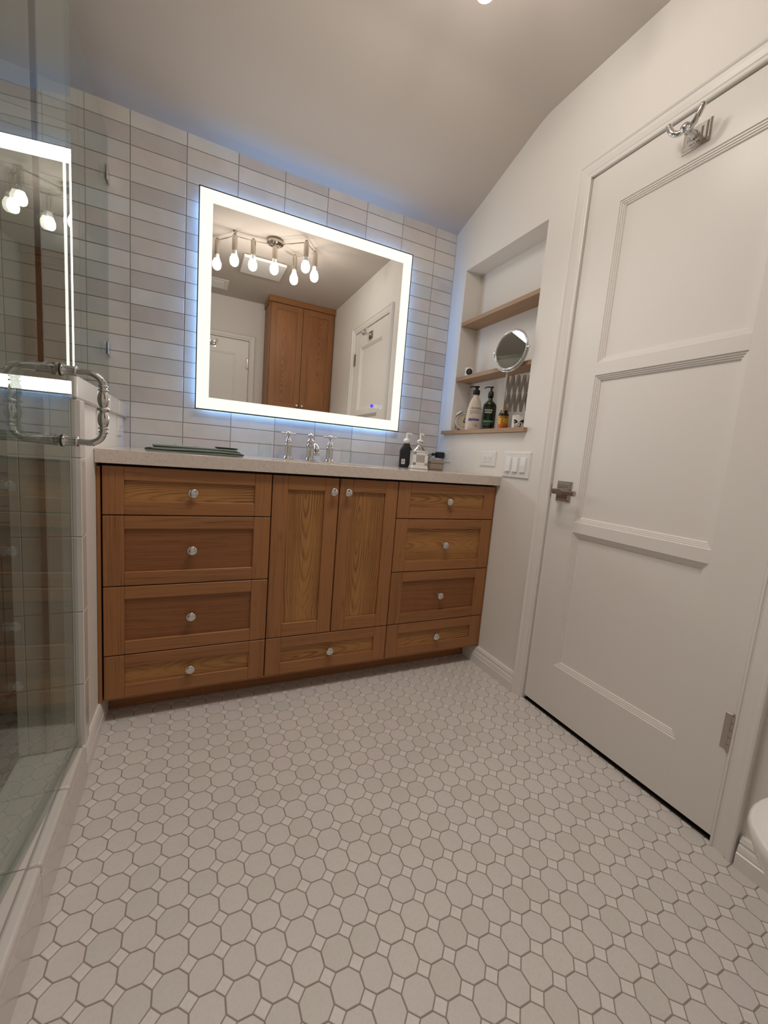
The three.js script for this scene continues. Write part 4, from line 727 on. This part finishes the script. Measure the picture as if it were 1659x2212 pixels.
// ---- folded towel
{
  const t = thing('hand_towel', 'folded mint green hand towel with dark edges on the countertop', 'towel', [0.245, CT, 0.335], 0.02);
  const mint = std({ color: lin(0.50, 0.60, 0.53), roughness: 1, bumpMap: texTerry, bumpScale: 0.002 }), edge = std({ color: lin(0.012, 0.022, 0.018), roughness: 1 }), pale = std({ color: lin(0.66, 0.68, 0.62), roughness: 1, bumpMap: texTerry, bumpScale: 0.002 });
  const layer = (x0, x1, z0, z1, y0, th, wob) => { const w = x1 - x0, d = z1 - z0; const g = new RoundedBoxGeometry(w, th, d, 4, th * 0.46); const p = g.attributes.position; for (let i = 0; i < p.count; i++) { const x = p.getX(i), z = p.getZ(i); p.setXYZ(i, x + (x0 + x1) / 2 + 0.006 * Math.sin(z * 18 + wob), p.getY(i) + y0 + th / 2 + 0.0012 * Math.sin(x * 22 + wob), z + (z0 + z1) / 2); } g.computeVertexNormals(); return g; };
  const sheet = (x0, x1, z0, z1, y0, th, wob) => { const g = new THREE.BoxGeometry(x1 - x0, th, z1 - z0, 24, 1, 10), p = g.attributes.position; for (let i = 0; i < p.count; i++) { const x = p.getX(i) + (x0 + x1) / 2, z = p.getZ(i) + (z0 + z1) / 2; p.setXYZ(i, x, p.getY(i) + y0 + th / 2 + 0.0015 * Math.sin(x * 20 + wob), z); } g.computeVertexNormals(); return g; };
  mesh('bottom_fold', sheet(-0.160, 0.168, -0.10, 0.088, 0.0015, 0.0055, 0), mint, t);
  mesh('dark_edge', [sheet(-0.1605, 0.170, -0.10, 0.0895, 0.0068, 0.0030, 0), sheet(-0.135, 0.155, -0.10, 0.0865, 0.0165, 0.0026, 1)], edge, t);
  mesh('middle_fold', sheet(-0.138, 0.160, -0.10, 0.088, 0.0095, 0.0072, 1), mint, t);
  mesh('top_fold', [layer(-0.135, 0.148, -0.10, 0.086, 0.0190, 0.0085, 2)], mint, t);
  mesh('corner_fold', [layer(0.075, 0.150, -0.095, 0.087, 0.0265, 0.004, 2)], edge, t);
  const sq = []; for (let i = 0; i < 3; i++) for (let j = 0; j < 2; j++) sq.push(sheet(-0.075 + i * 0.075, -0.063 + i * 0.075, -0.05 + j * 0.085, -0.03 + j * 0.085, 0.0256, 0.0022, 2)); for (const q of sq) mesh('pale_square', q, pale, t);
}
// ---- black soap bottle
{
  const b = thing('soap_bottle', 'black angular soap bottle with white pump behind the white dispenser', 'bottle', [1.285, CT, 0.100], -0.35);
  mesh('body', loft([[0.0005, 0.031, 0.021], [0.003, 0.0325, 0.0225], [0.088, 0.0335, 0.0225], [0.096, 0.032, 0.022], [0.116, 0.021, 0.0185], [0.126, 0.017, 0.0165], [0.130, 0.0165, 0.0165]], 40, 0, Math.PI * 2, 4.5), M.black, b);
  const lab = canvasTex(96, 128, (x) => { x.fillStyle = '#dcdcdc'; x.fillRect(0, 0, 96, 128); x.fillStyle = '#4a4f60'; for (let i = 0; i < 12; i++) x.fillRect(24, 30 + i * 6, 40 + (i % 3) * 8, 3); });
  const g = new THREE.PlaneGeometry(0.019, 0.027); g.translate(-0.014, 0.032, 0.0232); mesh('label', g, std({ map: lab, roughness: 0.5 }), b);
  mesh('collar', lathe([[0, 0.130], [0.0185, 0.130], [0.0185, 0.147], [0.0155, 0.151], [0.009, 0.157], [0, 0.158]], 28), M.white, b);
  mesh('pump', [rod([0, 0.156, 0], [0, 0.180, 0], 0.0048), tube([[-0.006, 0.182, 0], [0.008, 0.1825, 0.002], [0.020, 0.181, 0.005], [0.028, 0.1775, 0.008]], 0.0042, 20, 10)], M.white, b);
}
// ---- white framed dispenser
{
  const b = thing('soap_dispenser', 'white square soap dispenser with mirrored window and chrome shoulders', 'dispenser', [1.303, CT, 0.215], -0.30);
  const sq = (y, r) => [y, r, r], ring = (S) => loft(S, 48, 0, Math.PI * 2, 9);
  mesh('base', ring([sq(0.0005, 0.045), sq(0.004, 0.046), sq(0.008, 0.0455), sq(0.011, 0.043), sq(0.017, 0.0425), sq(0.020, 0.0405)]), M.porcelain, b);
  const w0 = 0.0385, f = 0.0165, yb = 0.020, yt = 0.086;
  mesh('frame', [-1, 1].flatMap((s) => [slab(-w0, w0, yb, yb + 0.014, s * w0 - 0.004, s * w0 + 0.002), slab(-w0, w0, yt - 0.014, yt, s * w0 - 0.004, s * w0 + 0.002), slab(-w0, -w0 + f, yb, yt, s * w0 - 0.004, s * w0 + 0.002), slab(w0 - f, w0, yb, yt, s * w0 - 0.004, s * w0 + 0.002)]).concat([-1, 1].map((s) => slab(s > 0 ? w0 - 0.004 : -w0, s > 0 ? w0 : -w0 + 0.004, yb, yt, -w0, w0))), M.porcelain, b);
  mesh('inner_bottle', rbox(0.066, 0.064, 0.066, 0.006, 0, 0.053, 0), M.chrome, b);
  mesh('shoulder', ring([sq(0.086, 0.042), sq(0.090, 0.0425), sq(0.092, 0.039)]), M.porcelain, b);
  mesh('chrome_top', loft([[0.092, 0.034, 0.034], [0.097, 0.033, 0.033], [0.104, 0.024, 0.024], [0.110, 0.021, 0.021], [0.116, 0.0125, 0.0125], [0.128, 0.012, 0.012], [0.131, 0.016, 0.016], [0.136, 0.016, 0.016], [0.138, 0.012, 0.012]], 40, 0, Math.PI * 2, 2.6), M.chrome, b);
  mesh('pump', [lathe([[0, 0.138], [0.0165, 0.138], [0.0165, 0.143], [0.0130, 0.149], [0.006, 0.152], [0.0042, 0.154], [0.0042, 0.176], [0, 0.176]], 28), tube([[-0.006, 0.1785, 0], [0.004, 0.179, 0.001], [0.013, 0.177, 0.003], [0.017, 0.173, 0.004]], 0.0040, 20, 10)], M.white, b);
}
// ---- small case and charger
{
  const c = thing('trinket_case', 'small champagne coloured lidded case beside the power adapter', 'case', [1.4185, CT, 0.195], -0.12);
  const m = phys({ color: lin(0.36, 0.295, 0.235), metalness: 0.35, roughness: 0.3, clearcoat: 0.4 });
  mesh('base', rbox(0.083, 0.036, 0.055, 0.008, 0, 0.0185, 0), m, c); mesh('lid', rbox(0.083, 0.022, 0.055, 0.008, 0, 0.0450, 0), m, c); mesh('seam', slab(-0.0388, 0.0388, 0.0325, 0.0375, -0.0248, 0.0248), M.slot, c);
  const a = thing('power_adapter', 'black power adapter plugged into the outlet beside the tiles', 'adapter', [W - 0.006, 1.012, 0.083], -Math.PI / 2);
  mesh('body', rbox(0.046, 0.034, 0.040, 0.006, 0, 0, 0.0235), M.rubber, a); mesh('prongs', [slab(-0.007, -0.005, -0.004, 0.004, -0.006, 0.004), slab(0.005, 0.007, -0.004, 0.004, -0.006, 0.004)], M.chrome, a);
  mesh('plug', [rbox(0.014, 0.012, 0.020, 0.004, 0, 0.002, 0.052), rbox(0.016, 0.016, 0.014, 0.005, -0.002, 0.001, 0.066)], M.rubber, a);
  const cord = mesh('charger_cord', tube([[1.469, 1.011, 0.083], [1.455, 1.014, 0.090], [1.432, 1.008, 0.105], [1.408, 0.994, 0.125], [1.392, 0.970, 0.148], [1.386, 0.945, 0.158], [1.392, 0.932, 0.160], [1.410, 0.9305, 0.150], [1.425, 0.933, 0.132], [1.416, 0.955, 0.120], [1.424, 0.985, 0.112], [1.444, 1.002, 0.100], [1.458, 1.004, 0.092]], 0.0021, 120, 8), M.rubber);
  tag(cord, 'thin black charger cord looping behind the small case', 'cord');
}

// ================================================================== WALL PLATES AND HOOKS
function receptacle(parent, horizontal) {
  const d = mesh('socket_face', slab(-0.0335, 0.0335, -0.0165, 0.0165, 0.004, 0.0072, 0.001), M.white, parent);
  const s = []; for (const c of [-0.0185, 0.0185]) { s.push(slab(c - 0.0035, c + 0.0035, 0.0045, 0.0062, 0.0068, 0.0074, 0.0001), slab(c - 0.0030, c + 0.0030, -0.0070, -0.0054, 0.0068, 0.0074, 0.0001)); const r = new THREE.CylinderGeometry(0.0021, 0.0021, 0.0006, 12); r.rotateX(Math.PI / 2); r.translate(c + 0.0095, -0.0005, 0.0072); s.push(r); }
  for (const q of s) mesh('slot', q, M.slot, d); mesh('button', slab(-0.0045, 0.0045, 0.0015, 0.0055, 0.007, 0.0078), M.white, d); mesh('button', slab(-0.0045, 0.0045, -0.0055, -0.0015, 0.007, 0.0078), M.white, d);
  return d;
}
function outlet(label, pos, turn, horizontal) {
  const o = thing('wall_outlet', label, 'outlet', pos, turn, 'white wall outlets'); const w = horizontal ? 0.116 : 0.116;
  const g = new THREE.Group();
  mesh('cover_plate', [(() => plate(rect(0.116, 0.071), 0.0055, 0.0025))()], M.plastic, o); receptacle(o);
  [-1, 1].forEach((s) => { const r = new THREE.CylinderGeometry(0.0024, 0.0024, 0.0012, 12); r.rotateX(Math.PI / 2); r.translate(s * 0.0485, 0, 0.0056); mesh('screw', r, M.white, o); });
  if (!horizontal) for (const c of o.children) c.rotation.z = Math.PI / 2;
  return o;
}
outlet('white outlet on the right wall beside the tile corner with an adapter plugged in', [W, 1.011, 0.0985], -Math.PI / 2, true);
outlet('white outlet on the right wall between the adapter outlet and the switches', [W, 1.0075, 0.476], -Math.PI / 2, true);
outlet('white outlet on the low wall nearest the shower door handle', [KX, 1.0075, 0.490], Math.PI / 2, true);
outlet('white outlet on the low wall in the tiled corner', [KX, 1.0075, 0.122], Math.PI / 2, true);
{
  const s = thing('light_switch_panel', 'white triple light switch plate above the countertop end beside the door', 'switch', [W, 0.987, 0.674], -Math.PI / 2);
  mesh('cover_plate', plate(rect(0.165, 0.114), 0.006, 0.0028), M.plastic, s);
  for (const [i, tilt] of [[-1, 0.10], [0, 0.10], [1, -0.02]]) {
    const x = i * 0.046; mesh('switch_surround', slab(x - 0.0165, x + 0.0165, -0.0335, 0.0335, 0.004, 0.0072, 0.0006), M.white, s);
    const g = prism([[-0.031, 0], [0.031, 0], [0.031, 0.0025], [0.000, 0.0045], [-0.031, 0.004]], -0.0148, 0.0148); g.rotateY(Math.PI / 2); g.rotateZ(Math.PI / 2); // long axis to y, height to z
    const p = g.attributes.position; let q = new THREE.Vector3(); g.deleteAttribute('normal');
    const src = prism([[-0.031, 0], [0.031, 0], [0.031, 0.0025], [0.000, 0.0045], [-0.031, i === 1 ? 0.0045 : 0.0065]], -0.0148, 0.0148).attributes.position;
    for (let k = 0; k < p.count; k++) p.setXYZ(k, x + src.getZ(k), src.getX(k), 0.007 + src.getY(k));
    const gg = clean(g); gg.computeVertexNormals(); M.whiteDS = M.whiteDS || Object.assign(M.white.clone(), { side: THREE.DoubleSide }); mesh('rocker', gg, M.whiteDS, s);
  }
  const sc = []; for (const i of [-1, 0, 1]) for (const y of [-0.049, 0.049]) { const r = new THREE.CylinderGeometry(0.0022, 0.0022, 0.0012, 12); r.rotateX(Math.PI / 2); r.translate(i * 0.046, y, 0.006); sc.push(r); } for (const r of sc) mesh('screw', r, M.white, s);
}
function robeHook(label, pos, turn) {
  const h = thing('robe_hook', label, 'hook', pos, turn, 'chrome robe hooks');
  mesh('back_plate', [plate(rect(0.074, 0.062), 0.005, 0.0025), plate(rect(0.062, 0.050), 0.009, 0.003), plate(rect(0.050, 0.040), 0.013, 0.008)], M.chrome, h);
  mesh('post', [lathe([[0, 0.010], [0.014, 0.010], [0.0115, 0.020], [0.010, 0.040], [0.012, 0.050], [0.0135, 0.056], [0, 0.062]], 24).rotateX(Math.PI / 2), move(new THREE.SphereGeometry(0.0145, 22, 16), 0, 0.002, 0.056)], M.chrome, h);
  for (const s of [-1, 1]) {
    const pts = [[0, 0.0, 0.055], [s * 0.016, -0.004, 0.060], [s * 0.030, 0.003, 0.064], [s * 0.040, 0.018, 0.066], [s * 0.044, 0.028, 0.066]];
    const g = tube(pts, 0.0080, 30, 14); const e = new THREE.SphereGeometry(0.0083, 14, 10); e.translate(...pts[4]); mesh('prong', [g, e], M.chrome, h);
  }
  return h;
}
robeHook('chrome double robe hook on the top rail of the right wall door', [W - 0.0003, 1.960, 1.240], -Math.PI / 2);
robeHook('chrome double robe hook on the door seen in the mirror', [0.389, 1.960, L - 0.0003], Math.PI);

renderer.render(scene, camera);
